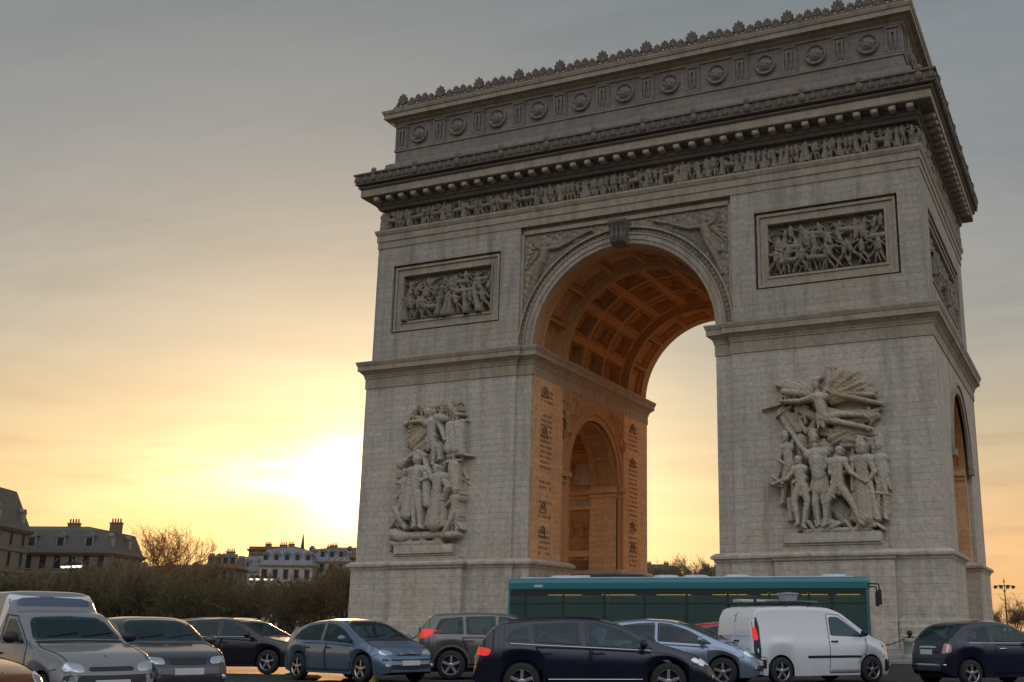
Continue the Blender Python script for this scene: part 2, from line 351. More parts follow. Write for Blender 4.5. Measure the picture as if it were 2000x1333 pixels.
# archivolt: banded ring with a carved outer band
def ring(r0,r1,y0,y1,mat,name,n=72,bump=0):
    m=MB(); vs=[];fs=[]
    for k in range(n+1):
        a=PI*k/n; c,s_=math.cos(a),math.sin(a); rr=r1+(bump if k%2 else 0)
        vs+=[(r0*c,y1,SPR+r0*s_),(r0*c,y0,SPR+r0*s_),(rr*c,y0,SPR+rr*s_),(rr*c,y1,SPR+rr*s_)]
    for k in range(n):
        b=4*k; fs+=[(b+j,b+(j+1)%4,b+4+(j+1)%4,b+4+j) for j in range(4)]
    m.add(vs,[f[::-1] for f in fs],False); return pbuild(m,name,mat)
ring(AR,7.62,-.02,.7,S_TRIM,'archivolt'); ring(7.62,7.98,-.09,.6,S_UP,'archivolt'); ring(8.0,8.12,-.16,.5,S_TRIM,'archivolt'); 
u=np.linspace(.0,PI,700); v=np.linspace(8.12,8.55,12); U,V=np.meshgrid(u,v)
Dd=.16+.09*np.abs(np.sin(U*70))*np.sin((V-8.12)/.43*PI)
mm=hf_mb(u,v,Dd,lambda a,r,d:(-r*math.cos(a),.36-d,SPR+r*math.sin(a)),0,True); pbuild(mm,'carved_archivolt_band',S_RELIEF)
ring(8.55,8.68,-.05,.5,S_TRIM,'archivolt')
# keystone with scroll console
m=MB(); prof=[(-.42,29.15),(-.75,29.3),(-.85,29.7),(-.72,30.1),(-.82,30.5),(-1.05,30.8),(-1.05,31.05),(.3,31.05),(.3,29.15)]
n=len(prof)
for (w0,w1) in ((-.72,.72),):
    vs=[(-(.58+.14*(z-29.15)/1.9),y,z) for y,z in prof]+[((.58+.14*(z-29.15)/1.9),y,z) for y,z in prof]
    m.add(vs,[(i,(i+1)%n,n+(i+1)%n,n+i) for i in range(n)]+[tuple(range(n-1,-1,-1)),tuple(range(n,2*n))])
for xx in (-.35,0,.35): m.tube([(xx,-.82,29.4),(xx,-.92,29.75),(xx,-.8,30.1),(xx,-.92,30.55)],[.1,.14,.12,.15],8)
pbuild(m,'keystone',S_DARK,.03)
# winged figures in the spandrels
for sg in (-1,1):
    u=np.linspace(-8.3,-.9,190) if sg<0 else np.linspace(.9,8.3,190); v=np.linspace(25.,31.25,165); U,V=np.meshgrid(u,v)
    k=sg; c=[]
    P=lambda a,b,r1,a2,b2,r2,d,f=0:c.append((k*a,b,r1,k*a2,b2,r2,d,f))
    P(6.55,30.35,.27,6.5,30.2,.25,.2); P(6.5,29.85,.34,6.75,28.9,.36,.15); P(6.8,28.9,.36,7.3,27.6,.28,.15,.04); P(7.3,27.6,.28,7.75,26.2,.2,.1,.04); P(6.9,28.7,.3,7.6,27.9,.2,.1)
    P(6.3,29.9,.16,5.3,29.9,.13,.2); P(5.3,29.9,.13,4.0,30.4,.1,.2); P(4.0,30.45,.06,2.6,30.9,.12,.18); P(6.7,29.9,.16,7.3,30.2,.13,.2); P(7.3,30.2,.13,7.5,30.9,.1,.2)
    for i in range(7): P(6.9,29.9,.13,7.6+.1*i,31.0-.42*i,.07,.05)
    for i in range(6): P(6.2,30.0,.12,4.6-.25*i,30.95-.13*i,.06,.03)
    for i in range(10): P(4.2+.33*i-.8,29.75-.12*i+.4,.1,4.7+.33*i-.8,30.1-.3*i+.4,.07,.0,.02)
    D=seg_field(U,V,c); rad=np.hypot(U,V-SPR); D[rad<8.62]=-1
    D=np.maximum(D,np.where(rad>8.62,.02+.05*np.sin(U*9+V*4)*np.sin(V*7-U*3),-1))
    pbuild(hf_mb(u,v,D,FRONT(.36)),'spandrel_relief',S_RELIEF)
# coffered main vault
def vault(axis,rad,spr,cen,lo,hi,rec,nphi,nlen,mat,name):
    ph=np.linspace(0,PI,nphi); ys=np.linspace(lo,hi,nlen); P_,Y_=np.meshgrid(ph,ys); Rr=rad+rec(P_,Y_)
    m=MB(); vs=[]
    for j in range(nlen):
        for i in range(nphi):
            a=cen+Rr[j,i]*math.cos(ph[i]); z=spr+Rr[j,i]*math.sin(ph[i]); vs.append((a,ys[j],z) if axis=='y' else (ys[j],a,z))
    fs=[(j*nphi+i,j*nphi+i+1,(j+1)*nphi+i+1,(j+1)*nphi+i) for j in range(nlen-1) for i in range(nphi-1)]
    if axis!='y': fs=[f[::-1] for f in fs]
    m.add(vs,[f[::-1] for f in fs],False); return pbuild(m,name,mat)
def inb(t,a,b): return ((t>a)&(t<b)).astype(float)
def main_rec(P,Y):      # depth of the sunk panels of the great vault
    t=np.minimum(Y,DP-Y); rec=np.zeros_like(P)
    nseg=8; q=(P/PI*nseg)%1
    for e,d in ((-.16,-.1),(.0,.26),(.18,.16),(.3,-.14),(.42,.28)):
        rec+=d*inb(t,1.7+e,4.6-e)*inb(q,.06+e*.13,.94-e*.13)
    rec+=.04*np.sin(P*90)*np.sin(Y*9)*inb(t,2.2,4.1)*inb(q,.13,.87)
    rec+=-.24*inb(t,4.95,5.2)-.36*inb(t,5.2,5.55)+.36*inb(t,5.55,99)
    qy=((Y-5.75)/((DP-11.5)/3))%1; qp=(P/PI*9)%1; c=inb(t,5.75,99)
    for e,d in ((.10,-.2),(.15,.36),(.195,.25),(.24,-.24),(.268,.46)):
        rec+=d*c*inb(qy,e,1-e)*inb(qp,e+.02,.98-e)
    rr=np.hypot((qy-.5)*3.8,(qp-.5)*2.55); rec-=.3*c*np.clip(1-(rr/.55)**2,0,1)*(.75+.25*np.cos(6*np.arctan2((qp-.5)*2.55,(qy-.5)*3.8)))
    return rec
vault('y',AR,SPR,0,.3,DP-.3,main_rec,420,330,S_GLOWP,'coffered_vault')
# passage side of the piers: lining with sun glow in its colour, string of engraved names, small arch frame
for s in (-1,1):
    xw=s*AR; d=s*-1                                          # d points into the passage
    bx=lambda m,d0,d1,ya,yb,za,zb:m.box(*sorted((xw+d*d0,xw+d*d1)),ya,yb,za,zb)
    # lining
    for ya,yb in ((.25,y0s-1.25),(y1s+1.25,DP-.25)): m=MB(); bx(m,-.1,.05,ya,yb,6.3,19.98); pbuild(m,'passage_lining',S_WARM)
    N=32; m=MB()
    for r0,r1,th in ((SH,SH+.55,.12),(SH+.55,SH+.8,.22),(SH+.8,SH+1.2,.08)):
        vs=[]
        for k in range(N+1):
            a=PI*k/N; c_,s_=math.cos(a),math.sin(a)
            vs+=[(xw-d*.1,SC_+r0*c_,SSP+r0*s_),(xw+d*th,SC_+r0*c_,SSP+r0*s_),(xw+d*th,SC_+r1*c_,SSP+r1*s_),(xw-d*.1,SC_+r1*c_,SSP+r1*s_)]
        m.add(vs,[(4*k+j,4*k+(j+1)%4,4*k+4+(j+1)%4,4*k+4+j) for k in range(N) for j in range(4)])
        for sg in (-1,1):
            a,b=sorted((SC_+sg*r0,SC_+sg*r1)); bx(m,-.1,th-.003,a,b,6.3,SSP)
    pbuild(m,'small_archivolt',S_GLOWP)
    m=MB(); bx(m,-.1,.3,y0s-1.3,y0s+.02,SSP-.5,SSP-.05); bx(m,-.1,.3,y1s-.02,y1s+1.3,SSP-.5,SSP-.05); bx(m,-.1,.2,y0s-1.3,y0s+.02,SSP-1.0,SSP-.85); bx(m,-.1,.2,y1s-.02,y1s+1.3,SSP-1.0,SSP-.85); pbuild(m,'small_impost',S_GLOWP)
    if s<0:
        # carved figures beside the small arch
        u=np.linspace(y0s-1.2,y1s+1.2,190); v=np.linspace(15.,19.9,90); U,V=np.meshgrid(u,v); c=[]
        for g in (-1,1):
            for q in range(3): c+=man(SC_+g*(4.4+q*.7),17.3+.15*q-.9*q,1.9,g*.2,(.7,-.7),(.2,-.1),.05,q==1)
            for q in range(8): c.append((SC_+g*(3.2+.35*q),19.3-.22*q,.14,SC_+g*(3.6+.35*q),19.7-.1*q,.07,.05))
        D=seg_field(U,V,c); D=np.maximum(D,.02+.04*np.sin(U*8)*np.sin(V*9)); D[np.hypot(U-SC_,V-SSP)<SH+1.2]=-1
        pbuild(hf_mb(u,v,D,lambda a,b,h:(xw+d*(h+.002),a,b)),'small_spandrel_relief',S_GLOWP)
        r=random.Random(5)
        for ca,cb in ((1.5,3.5),(y1s+2.4,y1s+4.4)):
            m=MB(); z=19.2
            while z>6.8:
                w=ca
                blk=r.random()<.07
                while w<cb-.1:
                    l=r.uniform(.10,.2); 
                    if r.random()<.86: bx(m,.045,.056,w,w+l*.7,z-r.uniform(.16,.24),z)
                    w+=l
                z-=.40 if not blk else 1.1
            pbuild(m,'engraved_names',S_INK)
        m=MB()
        for zc in (19.0,15.9,10.2,8.4):
            for yc in (2.1,y1s+3.2):
                cen=(xw+d*.06,yc,zc)
                m.tube([(xw+d*.07,yc-.5,zc-.35),(xw+d*.09,yc-.28,zc+.25),(xw+d*.09,yc,zc+.42),(xw+d*.09,yc+.28,zc+.25),(xw+d*.07,yc+.5,zc-.35)],.06,6); m.ball((xw+d*.06,yc,zc),(.08,.2,.2)); m.tube([(xw+d*.07,yc-.55,zc-.38),(xw+d*.07,yc+.55,zc-.38)],.05,6)
        pbuild(m,'wreath_carving',S_INK)
    # inside the side tunnel: reveals, inner cornice, sunk relief wall and doorway, coffered vault
    xa,xb=(-HW+.1,-AR-.05) if s<0 else (AR+.05,HW-.1)
    for sg,yw in ((1,y0s),(-1,y1s)):
        m=MB()
        inn=lambda q:tuple(sorted((yw-sg*.1,yw+sg*q)))
        for (p,q) in ((0,2.6),(11.9,14.5)):
            a,b=sorted((s*(AR+p+.003),s*(AR+q+.06))); m.box(a,b,*sorted((yw-sg*(TD+.1),yw+sg*.0)),-.3,SSP)
        a,b=xa+.02,xb-.02
        for (p,q,dd) in ((0.05,2.66,0),(2.68,11.82,TD),(11.84,14.5,0)):
            a,b=sorted((s*(AR+p),s*(AR+q))); yb_=yw-sg*dd; i2=lambda q:tuple(sorted((yb_-sg*.1,yb_+sg*q))); m.box(a,b,*i2(.12),SSP-.9,SSP-.62); m.box(a,b,*i2(.34),SSP-.6,SSP-.25); m.box(a,b,*i2(.12),SSP-.23,SSP-.02)
        a,b=sorted((s*(AR+2.7),s*(AR+11.8))); i3=lambda q:tuple(sorted((yw-sg*(TD+.1),yw-sg*TD+sg*q))); m.box(a,b,*i3(.3),7.5,8.0); m.box(a,b,*i3(.3),11.6,11.95)
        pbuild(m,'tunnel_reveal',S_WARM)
    if s<0:
        a,b=-AR-11.7,-AR-2.8; u=np.linspace(a,b,160); v=np.linspace(8.05,11.55,65); U,V=np.meshgrid(u,v)
        D=seg_field(U,V,crowd(a,b,8.1,3.1,1.0,77)); pbuild(hf_mb(u,v,D,lambda p,q,h:(p,y1s+TD-.01-h,q),0,True),'tunnel_relief',S_GLOWP)
        m=MB(); m.box(-AR-6.2,-AR-3.2,y1s+TD-.1,y1s+TD,2.,7.2); m.box(-AR-5.9,-AR-3.5,y1s+TD-.14,y1s+TD-.1,2.,6.9); pbuild(m,'tunnel_door',S_INK)
    def small_rec(P,Y,xa=xa,xb=xb):
        t=np.minimum(Y-xa,xb-Y); rec=np.zeros_like(P)+.12; rec+=(TD+.0)*inb(t,2.45,99); q=(P/PI*6)%1
        rec+=.2*inb(t,.5,1.9)*inb(q,.08,.92)
        qy=((Y-xa-2.6)/((xb-xa-5.2)/4))%1; c=inb(t,2.6,99)
        for e,dd in ((.1,.2),(.18,.2),(.25,.2)): rec+=dd*c*inb(qy,e,1-e)*inb(q,e,1-e)
        rr=np.hypot((qy-.5)*2.4,(q-.5)*2.5); rec-=.25*c*np.clip(1-(rr/.45)**2,0,1); return rec-.12
    vault('x',SH-.12,SSP,SC_,xa,xb,small_rec,150,150,S_GLOWP,'tunnel_vault')
# small arch frame on the outer right flank
m=MB(); xw=HW+.2; N=32
for r0,r1,th in ((SH,SH+.55,.1),(SH+.55,SH+.8,.2)):
    vs=[]
    for k in range(N+1):
        a=PI*k/N; c_,s_=math.cos(a),math.sin(a); vs+=[(xw-.1,SC_+r0*c_,SSP+r0*s_),(xw+th,SC_+r0*c_,SSP+r0*s_),(xw+th,SC_+r1*c_,SSP+r1*s_),(xw-.1,SC_+r1*c_,SSP+r1*s_)]
    m.add(vs,[(4*k+j,4*k+(j+1)%4,4*k+4+(j+1)%4,4*k+4+j) for k in range(N) for j in range(4)])
m.box(xw-.1,xw+.28,y0s-1.,y0s,SSP-.5,SSP-.05); m.box(xw-.1,xw+.28,y1s,y1s+1.,SSP-.5,SSP-.05); pbuild(m,'small_archivolt',S_TRIM)
# paved floor of the passage is the island (structure). entablature round the whole arch
PLAN=[(-HW,0),(HW,0),(HW,DP),(-HW,DP)]
m=MB(); m.sweep(PLAN,[(-.5,31.9),(.06,31.9),(.06,32.45),(.14,32.5),(.14,33.02),(.2,33.06),(.3,33.3),(.3,33.46),(-.5,33.5)]); m.box(-HW+.4,HW-.4,.4,DP-.4,31.96,36.); pbuild(m,'architrave',S_TRIM)
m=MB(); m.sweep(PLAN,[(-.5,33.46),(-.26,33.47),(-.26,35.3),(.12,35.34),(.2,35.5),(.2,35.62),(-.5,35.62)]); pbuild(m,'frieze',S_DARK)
for side in ('front','right'):
    a,b=(-HW+.05,HW-.05) if side=='front' else (.05,DP-.05)
    u=np.linspace(a,b,int((b-a)*19)); v=np.linspace(33.5,35.3,40); U,V=np.meshgrid(u,v)
    D=seg_field(U,V,crowd(a+.1,b-.1,33.54,1.72,.40,3 if side=='front' else 9)); D=np.where(D>0,.16+D*1.3,D)
    pbuild(hf_mb(u,v,D,FRONT(.25) if side=='front' else RIGHT(HW-.25)),'frieze_relief',S_RELIEF)
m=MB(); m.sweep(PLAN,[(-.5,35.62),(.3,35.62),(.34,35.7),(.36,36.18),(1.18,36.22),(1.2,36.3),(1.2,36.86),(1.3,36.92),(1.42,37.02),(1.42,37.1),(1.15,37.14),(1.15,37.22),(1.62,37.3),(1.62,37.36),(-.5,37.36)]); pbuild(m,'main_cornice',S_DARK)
m=MB(); m.sweep(PLAN,[(1.22,36.3),(1.225,36.3),(1.225,36.86),(1.22,36.86)]); m.sweep(PLAN,[(1.15,36.295),(1.24,36.295),(1.24,36.86),(1.15,36.865)]); pbuild(m,'cornice_fascia',S_TRIM)
mb=MB(); mb.box(-.24,.24,-.7,.42,35.86,36.17); mb.ball((0,-.70,35.95),(.21,.14,.2),12,8); me=mb.mesh('modillion',S_TRIM); 
for i in range(37): link('modillion',me,ARC,(-HW+.2+i*(2*HW-.4)/36,-.05-.33,0))
for i in range(1,19): link('modillion',me,ARC,(HW+.05+.33,-.0+i*DP/19.5,0),PI/2)
# gutter course with palmettes and lion heads
m=MB(); m.sweep(PLAN,[(.5,37.36),(1.55,37.36),(1.6,37.45),(1.6,38.0),(1.75,38.06),(1.75,38.2),(.6,38.2),(.5,38.1)]); pbuild(m,'gutter_course',S_DARK)
for big in (0,1):
    mb=MB(); mb.ball((0,0,37.72),(.3,.22,.36) if big else (.24,.09,.27),10,7)
    if big: mb.ball((0,0,38.32),(.26,.2,.3),8,5)
    else: mb.tube([(-.3,0,37.5),(-.15,-.05,37.9),(0,-.06,38.0),(.15,-.05,37.9),(.3,0,37.5)],.05,5)
    GO=(GO[0],mb.mesh('gutter_ornament',S_DARK)) if big else (mb.mesh('gutter_ornament',S_DARK),None)
for i in range(59): link('gutter_ornament',GO[i%5==2],ARC,(-HW-1.4+i*(2*HW+2.8)/58,-1.62,0))
for i in range(32): link('gutter_ornament',GO[i%5==2],ARC,(HW+1.62,-1.2+i*(DP+2.4)/31,0),PI/2)
# attic storey
AW=21.35; AP=[(-AW,.65),(AW,.65),(AW,DP-.65),(-AW,DP-.65)]
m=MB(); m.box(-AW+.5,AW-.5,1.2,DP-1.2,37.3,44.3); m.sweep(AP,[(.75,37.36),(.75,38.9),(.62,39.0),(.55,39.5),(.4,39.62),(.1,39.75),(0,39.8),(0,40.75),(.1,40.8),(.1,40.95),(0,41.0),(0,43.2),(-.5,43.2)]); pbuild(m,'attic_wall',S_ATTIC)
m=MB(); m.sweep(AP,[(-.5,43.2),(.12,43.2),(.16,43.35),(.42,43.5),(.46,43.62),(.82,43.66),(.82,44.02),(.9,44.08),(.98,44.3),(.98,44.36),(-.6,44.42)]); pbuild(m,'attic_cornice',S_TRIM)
mb=MB()                                                      # round shields on the attic
mb.lathe([(.80,.0),(.80,-.22),(.74,-.28),(.68,-.26),(.66,-.14),(.5,-.13),(.47,-.2),(.3,-.32),(.12,-.38),(0,-.39)],'y',30)
for k in range(8): mb.ball((.58*math.cos(k*PI/4),-.17,.58*math.sin(k*PI/4)),(.07,.05,.07),6,4)
for k in range(5): mb.ball((.2*math.cos(k*1.257),-.34,.2*math.sin(k*1.257)),(.1,.07,.1),6,4)
shield=mb.mesh('shield',S_ATTIC)
mb=MB(); mb.box(-.62,.62,-.1,.05,40.98,43.2); mb.box(-.5,-.38,-.16,-.1,41.2,42.95); mb.box(.38,.5,-.16,-.1,41.2,42.95); mb.box(-.5,.5,-.2,-.1,42.95,43.1)
for sx_ in (-.16,.16): mb.tube([(sx_,-.12,41.3),(sx_*1.1,-.22,42.1),(sx_,-.18,42.8)],[.07,.11,.08],6)
mb.box(-.3,.3,-.22,-.1,42.55,42.66)
panel=mb.mesh('trophy_pilaster',S_ATTIC)
for i in range(11): link('shield',shield,ARC,(-18.95+i*3.79,.65,42.05))
for i in range(12): link('trophy_pilaster',panel,ARC,(-20.75+i*3.772,.65,0))
for i in range(5): link('shield',shield,ARC,(AW,3.95+i*3.79,42.05),PI/2)
for i in range(6): link('trophy_pilaster',panel,ARC,(AW,2.05+i*3.79,0),PI/2)
# cresting
m=MB(); m.sweep(AP,[(-.6,44.36),(.35,44.36),(.35,44.75),(.28,44.8),(.28,44.95),(-.6,44.95)]); pbuild(m,'cresting_base',S_DARK)
def palm(k,mat):
    mb=MB()
    for i in range(7):
        a=R(-78+26*i); q=1-.22*abs(i-3)/3; mb.tube([(math.sin(a)*.08*k,0,.16*k),(math.sin(a)*.34*k*q,-.03,.2*k+math.cos(a)*.44*k*q),(math.sin(a)*.52*k*q,-.09,.2*k+math.cos(a)*.72*k*q)],[.07*k,.13*k,.07*k],7)
    mb.ball((0,-.05,.24*k),(.2*k,.14,.24*k),8,6); mb.ball((-.42*k,0,.12*k),(.18*k,.12,.16*k),8,5); mb.ball((.42*k,0,.12*k),(.18*k,.12,.16*k),8,5); return mb.mesh('palmette',mat)
pb,ps=palm(1.25,S_DARK),palm(.86,S_DARK)
for i in range(12):
    x=-20.75+i*3.772; link('palmette',pb,ARC,(x,.5,44.93))
    if i<11:
        for q,dz in ((.24,-.12),(.41,.06),(.59,.06),(.76,-.12)): link('palmette',ps,ARC,(x+3.772*q,.5,44.93+dz))
for i in range(6):
    y=1.4+i*4.05; link('palmette',pb,ARC,(AW+.1,y,44.93),PI/2)
    if i<5:
        for q in (.33,.66): link('palmette',ps,ARC,(AW+.1,y+4.05*q,44.93),PI/2)

# ------------------------------------------------------------------ the two great sculpture groups
def group(x0,x1,z0,z1,uw,vh,figs,cx,pw,seed):
    """figs: (name, material, base depth, limbs in tracing units) -> carved figures standing on a stepped block"""
    G=MB(); a,b=cx-pw/2,cx+pw/2
    G.box(a-.7,b+.7,-1.02,-.1,-.4,5.62); G.sweep([(a-.7,-1.02),(b+.7,-1.02),(b+.7,-.1),(a-.7,-.1)],[(-.1,5.62),(.08,5.72),(.1,5.86),(.26,5.92),(.26,6.1),(.16,6.2),(-.1,6.3)])
    G.box(a-.35,b+.35,-1.0,-.1,6.2,6.62); G.box(a-.1,b+.1,-1.1,-.1,6.62,6.78); G.box(a,b,-1.25,-.1,6.78,7.42); G.box(a-.7,b+.7,-1.3,-.1,-.4,1.9)
    base=G.build('sculpture_group',S_PIER,ARC,bevel=.03)
    fx=lambda u:x0+(x1-x0)*u/uw; fz=lambda v:z1+(z0-z1)*v/vh; sc_=(x1-x0)/uw
    for nm,mat,dep,limbs in figs:
        c=[]
        for L in limbs:
            u1,v1,r1,u2,v2,r2=L[:6]; dd=L[6] if len(L)>6 else 0; fo=L[7] if len(L)>7 else 0
            c.append((fx(u1),fz(v1),r1*sc_,fx(u2),fz(v2),r2*sc_,dep*1.25+dd*1.1,fo))
        us=[q for e in c for q in (e[0]-max(e[2],e[5]),e[0]+max(e[2],e[5]),e[3]-max(e[2],e[5]),e[3]+max(e[2],e[5]))]; vs=[q for e in c for q in (e[1]-max(e[2],e[5]),e[1]+max(e[2],e[5]),e[4]-max(e[2],e[5]),e[4]+max(e[2],e[5]))]
        st=.038; u=np.arange(min(us)-.05,max(us)+.09,st); v=np.arange(min(vs)-.05,max(vs)+.09,st); U,V=np.meshgrid(u,v)
        D=seg_field(U,V,c); D=np.where(D>.05,D+.018*np.sin(U*21+V*8)*np.sin(V*13-U*5),D); hf_mb(u,v,D,FRONT(-PR+.02)).build(nm,mat,base)
    return base
def robe(u0,w0,v0,u1,w1,v1,dep=.2,n=6):
    """hanging cloth as a fan of separate folds"""
    L=[(u0,v0,w0*.8,u1,v1,w1*.8,dep-.16)]
    for i in range(n):
        t=i/(n-1)-.5; L.append((u0+t*w0*1.8,v0,w0*.24,u1+t*w1*2.1,v1+(i%2)*w1*.12,w1*(.20+.08*(i%2)),dep+.05*(i%2)-.12*abs(t)*2))
    return L
def clutter(u0,u1,v0,v1,n,seed,r0=9,r1=22):
    r=random.Random(seed); L=[]
    for i in range(n):
        u,v=r.uniform(u0,u1),r.uniform(v0,v1); a=r.gauss(PI/2,.6); l=r.uniform(40,150); k=r.uniform(r0,r1)
        L.append((u,v,k,u+l*math.cos(a)*r.choice((-1,1)),v+l*math.sin(a),k*r.uniform(.4,.9),r.uniform(-.1,.22),.03))
    return L
def fig(head,neck,sh,hip,knees,feet,arms=(),r=1.,helmet=False,extra=()):
    """limbs of one carved person from traced joints"""
    L=[(head[0],head[1]-8*r,34*r,head[0],head[1]+14*r,28*r,.32)]
    if helmet: L.append((head[0]-4,head[1]-26*r,38*r,head[0]+4,head[1]-24*r,30*r,.30)); L.append((head[0]-20*r,head[1]-62*r,14*r,head[0]+26*r,head[1]-52*r,12*r,.3))
    L.append((head[0],head[1]+20*r,20*r,neck[0],neck[1],24*r,.22))
    L.append((sh[0],sh[1],46*r,sh[2],sh[3],46*r,.12)); mid=((sh[0]+sh[2])/2,(sh[1]+sh[3])/2)
    L.append((mid[0],mid[1],60*r,hip[0],hip[1]-20*r,48*r,.12)); L.append((hip[0]-14*r,hip[1],46*r,hip[0]+14*r,hip[1],46*r,.10))
    for i,(k,f) in enumerate(zip(knees,feet)):
        s=-1 if i==0 else 1; L.append((hip[0]+s*20*r,hip[1]+10,42*r,k[0],k[1],31*r,.12)); L.append((k[0],k[1],31*r,f[0],f[1],19*r,.10)); L.append((f[0],f[1],19*r,f[0]+s*16*r,f[1]+12,15*r,.16))
    for a in arms:
        L.append((a[0][0],a[0][1],27*r,a[1][0],a[1][1],22*r,.2)); L.append((a[1][0],a[1][1],22*r,a[2][0],a[2][1],15*r,.24)); L.append((a[2][0],a[2][1],17*r,a[2][0]+3,a[2][1]-3,17*r,.26))
    L=[(a,b,c_*.86,d,e,f*.86,*g) for a,b,c_,d,e,f,*g in L]
    rr=random.Random(int(head[0]*7+head[1])); 
    for i in range(9):                                        # folds of cloth round the hips and over the shoulder
        u=hip[0]+rr.uniform(-50,50)*r; L.append((u,hip[1]-rr.uniform(0,60),rr.uniform(7,12),u+rr.uniform(-22,22),hip[1]+rr.uniform(40,110)*r,rr.uniform(5,9),.26*r))
    for i in range(3): L.append((sh[0]+rr.uniform(-15,25),sh[1]+rr.uniform(-10,10),10,hip[0]+rr.uniform(-20,45),hip[1]-rr.uniform(20,60),8,.30*r))
    return L+list(extra)
# right group: winged genius with sword over marching volunteers
x0,x1,z1,z0=10.45,19.85,19.25,6.95
wing=[(500,250,40,600-10*i,100+38*i,18,.05) for i in range(0,1)]
wing=[(500+6*i,262+4*i,20,545+46*i,104+5*i+i*i*4.0,15,.16+.02*i) for i in range(9)]+[(520+14*i,290+5*i,15,640+34*i,170+22*i,11,.22) for i in range(7)]+[(520,250,60,640,170,60,.0,.02),(600,230,70,800,250,60,.0,.02),(560,300,56,820,310,50,-.02,.02)]+[(520,300,40,720,190+0,60,.0,.05),(540,320,45,780,260,60,.02,.05),(560,345,36,860,300,26,.02,.04),(600,200,70,760,240,60,.0,.05)]
lwing=[(430,270,26,150+34*i,200-14*(i%3)+3*i,14,.03) for i in range(8)]+[(420,285,30,200,250,24,.0)]
drape=clutter(520,880,400,600,16,12,9,16)+clutter(210,440,360,520,12,13,9,16)+[(520,430,40,700,470,26,.05,.03),(560,450,34,820,450,18,.05,.03),(640,520,40,880,480,24,.04,.04),(600,560,44,860,610,22,.04,.04),(480,560,40,720,640,40,.0,.05),(820,470,30,905,430,16,.04),(300,380,30,440,470,36,.0,.05),(200,380,28,300,540,34,.0,.04),(560,620,50,760,560,40,.0,.05)]
tree_=clutter(170,900,420,1150,80,5)+clutter(170,460,170,330,14,8,7,13)+[(180,400,40,260,560,46,.0,.04),(210,700,50,200,900,44,-.1,.05),(860,640,50,880,900,50,-.05,.05),(650,640,60,820,660,50,-.05,.05),(500,680,60,420,660,50,-.05,.05),(300,620,60,330,760,50,-.05,.05),(560,1100,70,620,1200,60,-.1,.04),(250,1050,50,300,1190,50,-.1,.04),(860,950,46,880,1150,50,-.1,.04)]
genius=fig((462,240),(470,285),(430,325,520,325),(500,470),[(620,515),(640,460)],[(835,575),(800,480)],[((430,325),(330,345),(195,338)),((520,310),(560,220),(552,120))],.85,False,[(190,340,7,28,372,5,-.42),(548,290,9,548,95,9,.3),(465,205,26,500,190,16,.3)])
f1=fig((215,600),(220,640),(185,670,250,670),(235,820),[(190,930),(260,960)],[(170,1060),(250,1120)],[((180,670),(160,760),(215,800)),((250,670),(280,600),(262,560))],.8,True)
f2=fig((312,772),(316,800),(285,840,345,836),(325,950),[(270,1050),(365,1060)],[(290,1215),(330,1235)],[((285,840),(225,900),(120,935)),((345,840),(330,900),(270,930))],.85,False,[(75,915,8,180,950,10,.1),(110,880,12,190,930,14,.2)])
f3=fig((425,620),(430,670),(385,735,490,730),(460,930),[(418,1085),(488,1085)],[(438,1225),(500,1215)],[((390,740),(335,680),(268,575)),((490,735),(520,820),(450,870))],1.02,True,[(440,780,58,455,890,50,.16)]+robe(458,50,890,455,62,985,.26))
f4=fig((615,725),(605,765),(555,800,640,800),(590,960),[(505,1080),(685,1085)],[(490,1230),(745,1228)],[((640,800),(690,880),(790,950)),((555,800),(545,880),(590,920))],.92)
f5=fig((765,690),(765,740),(710,790,815,790),(760,930),[(730,1060),(790,1060)],[(735,1215),(800,1215)],[((815,790),(850,880),(800,950)),((710,790),(690,860),(640,870))],1.0,True,robe(755,62,920,768,80,1190,.22)+[(765,700,40,765,730,34,.34),(700,820,12,690,1000,12,.3)])
f6=fig((880,700),(880,740),(850,780,910,780),(890,930),[(860,1050),(910,1060)],[(850,1190),(900,1190)],[((850,780),(830,870),(860,960)),((910,790),(925,880),(905,990))],.75,False,[(835,760,7,925,1040,7,.3),(700,1000,9,930,1035,8,.3)])
block=clutter(260,820,1190,1230,24,41,11,18)+[(330,1268,17,790,1264,17,.12),(720,1245,18,830,1240,18,.2)]
group(x0,x1,z0,z1,1037,1333,[('carved_backdrop',S_CARVE,.15,tree_),('carved_drapery',S_OCHRE,.3,drape),('carved_wing',S_OCHRE,.35,wing),('carved_wing',S_CARVE,.35,lwing),('statue_figure',S_CARVE,.45,f1),('statue_figure',S_CARVE,.4,f6),
    ('statue_figure',S_CARVE,.7,genius),('statue_figure',S_CARVE,.75,f2),('statue_figure',S_CARVE,.6,f3),('statue_figure',S_CARVE,.85,f4),('statue_figure',S_CARVE,.6,f5),('carved_ground',S_CARVE,.5,block)],15.2,6.3,1)
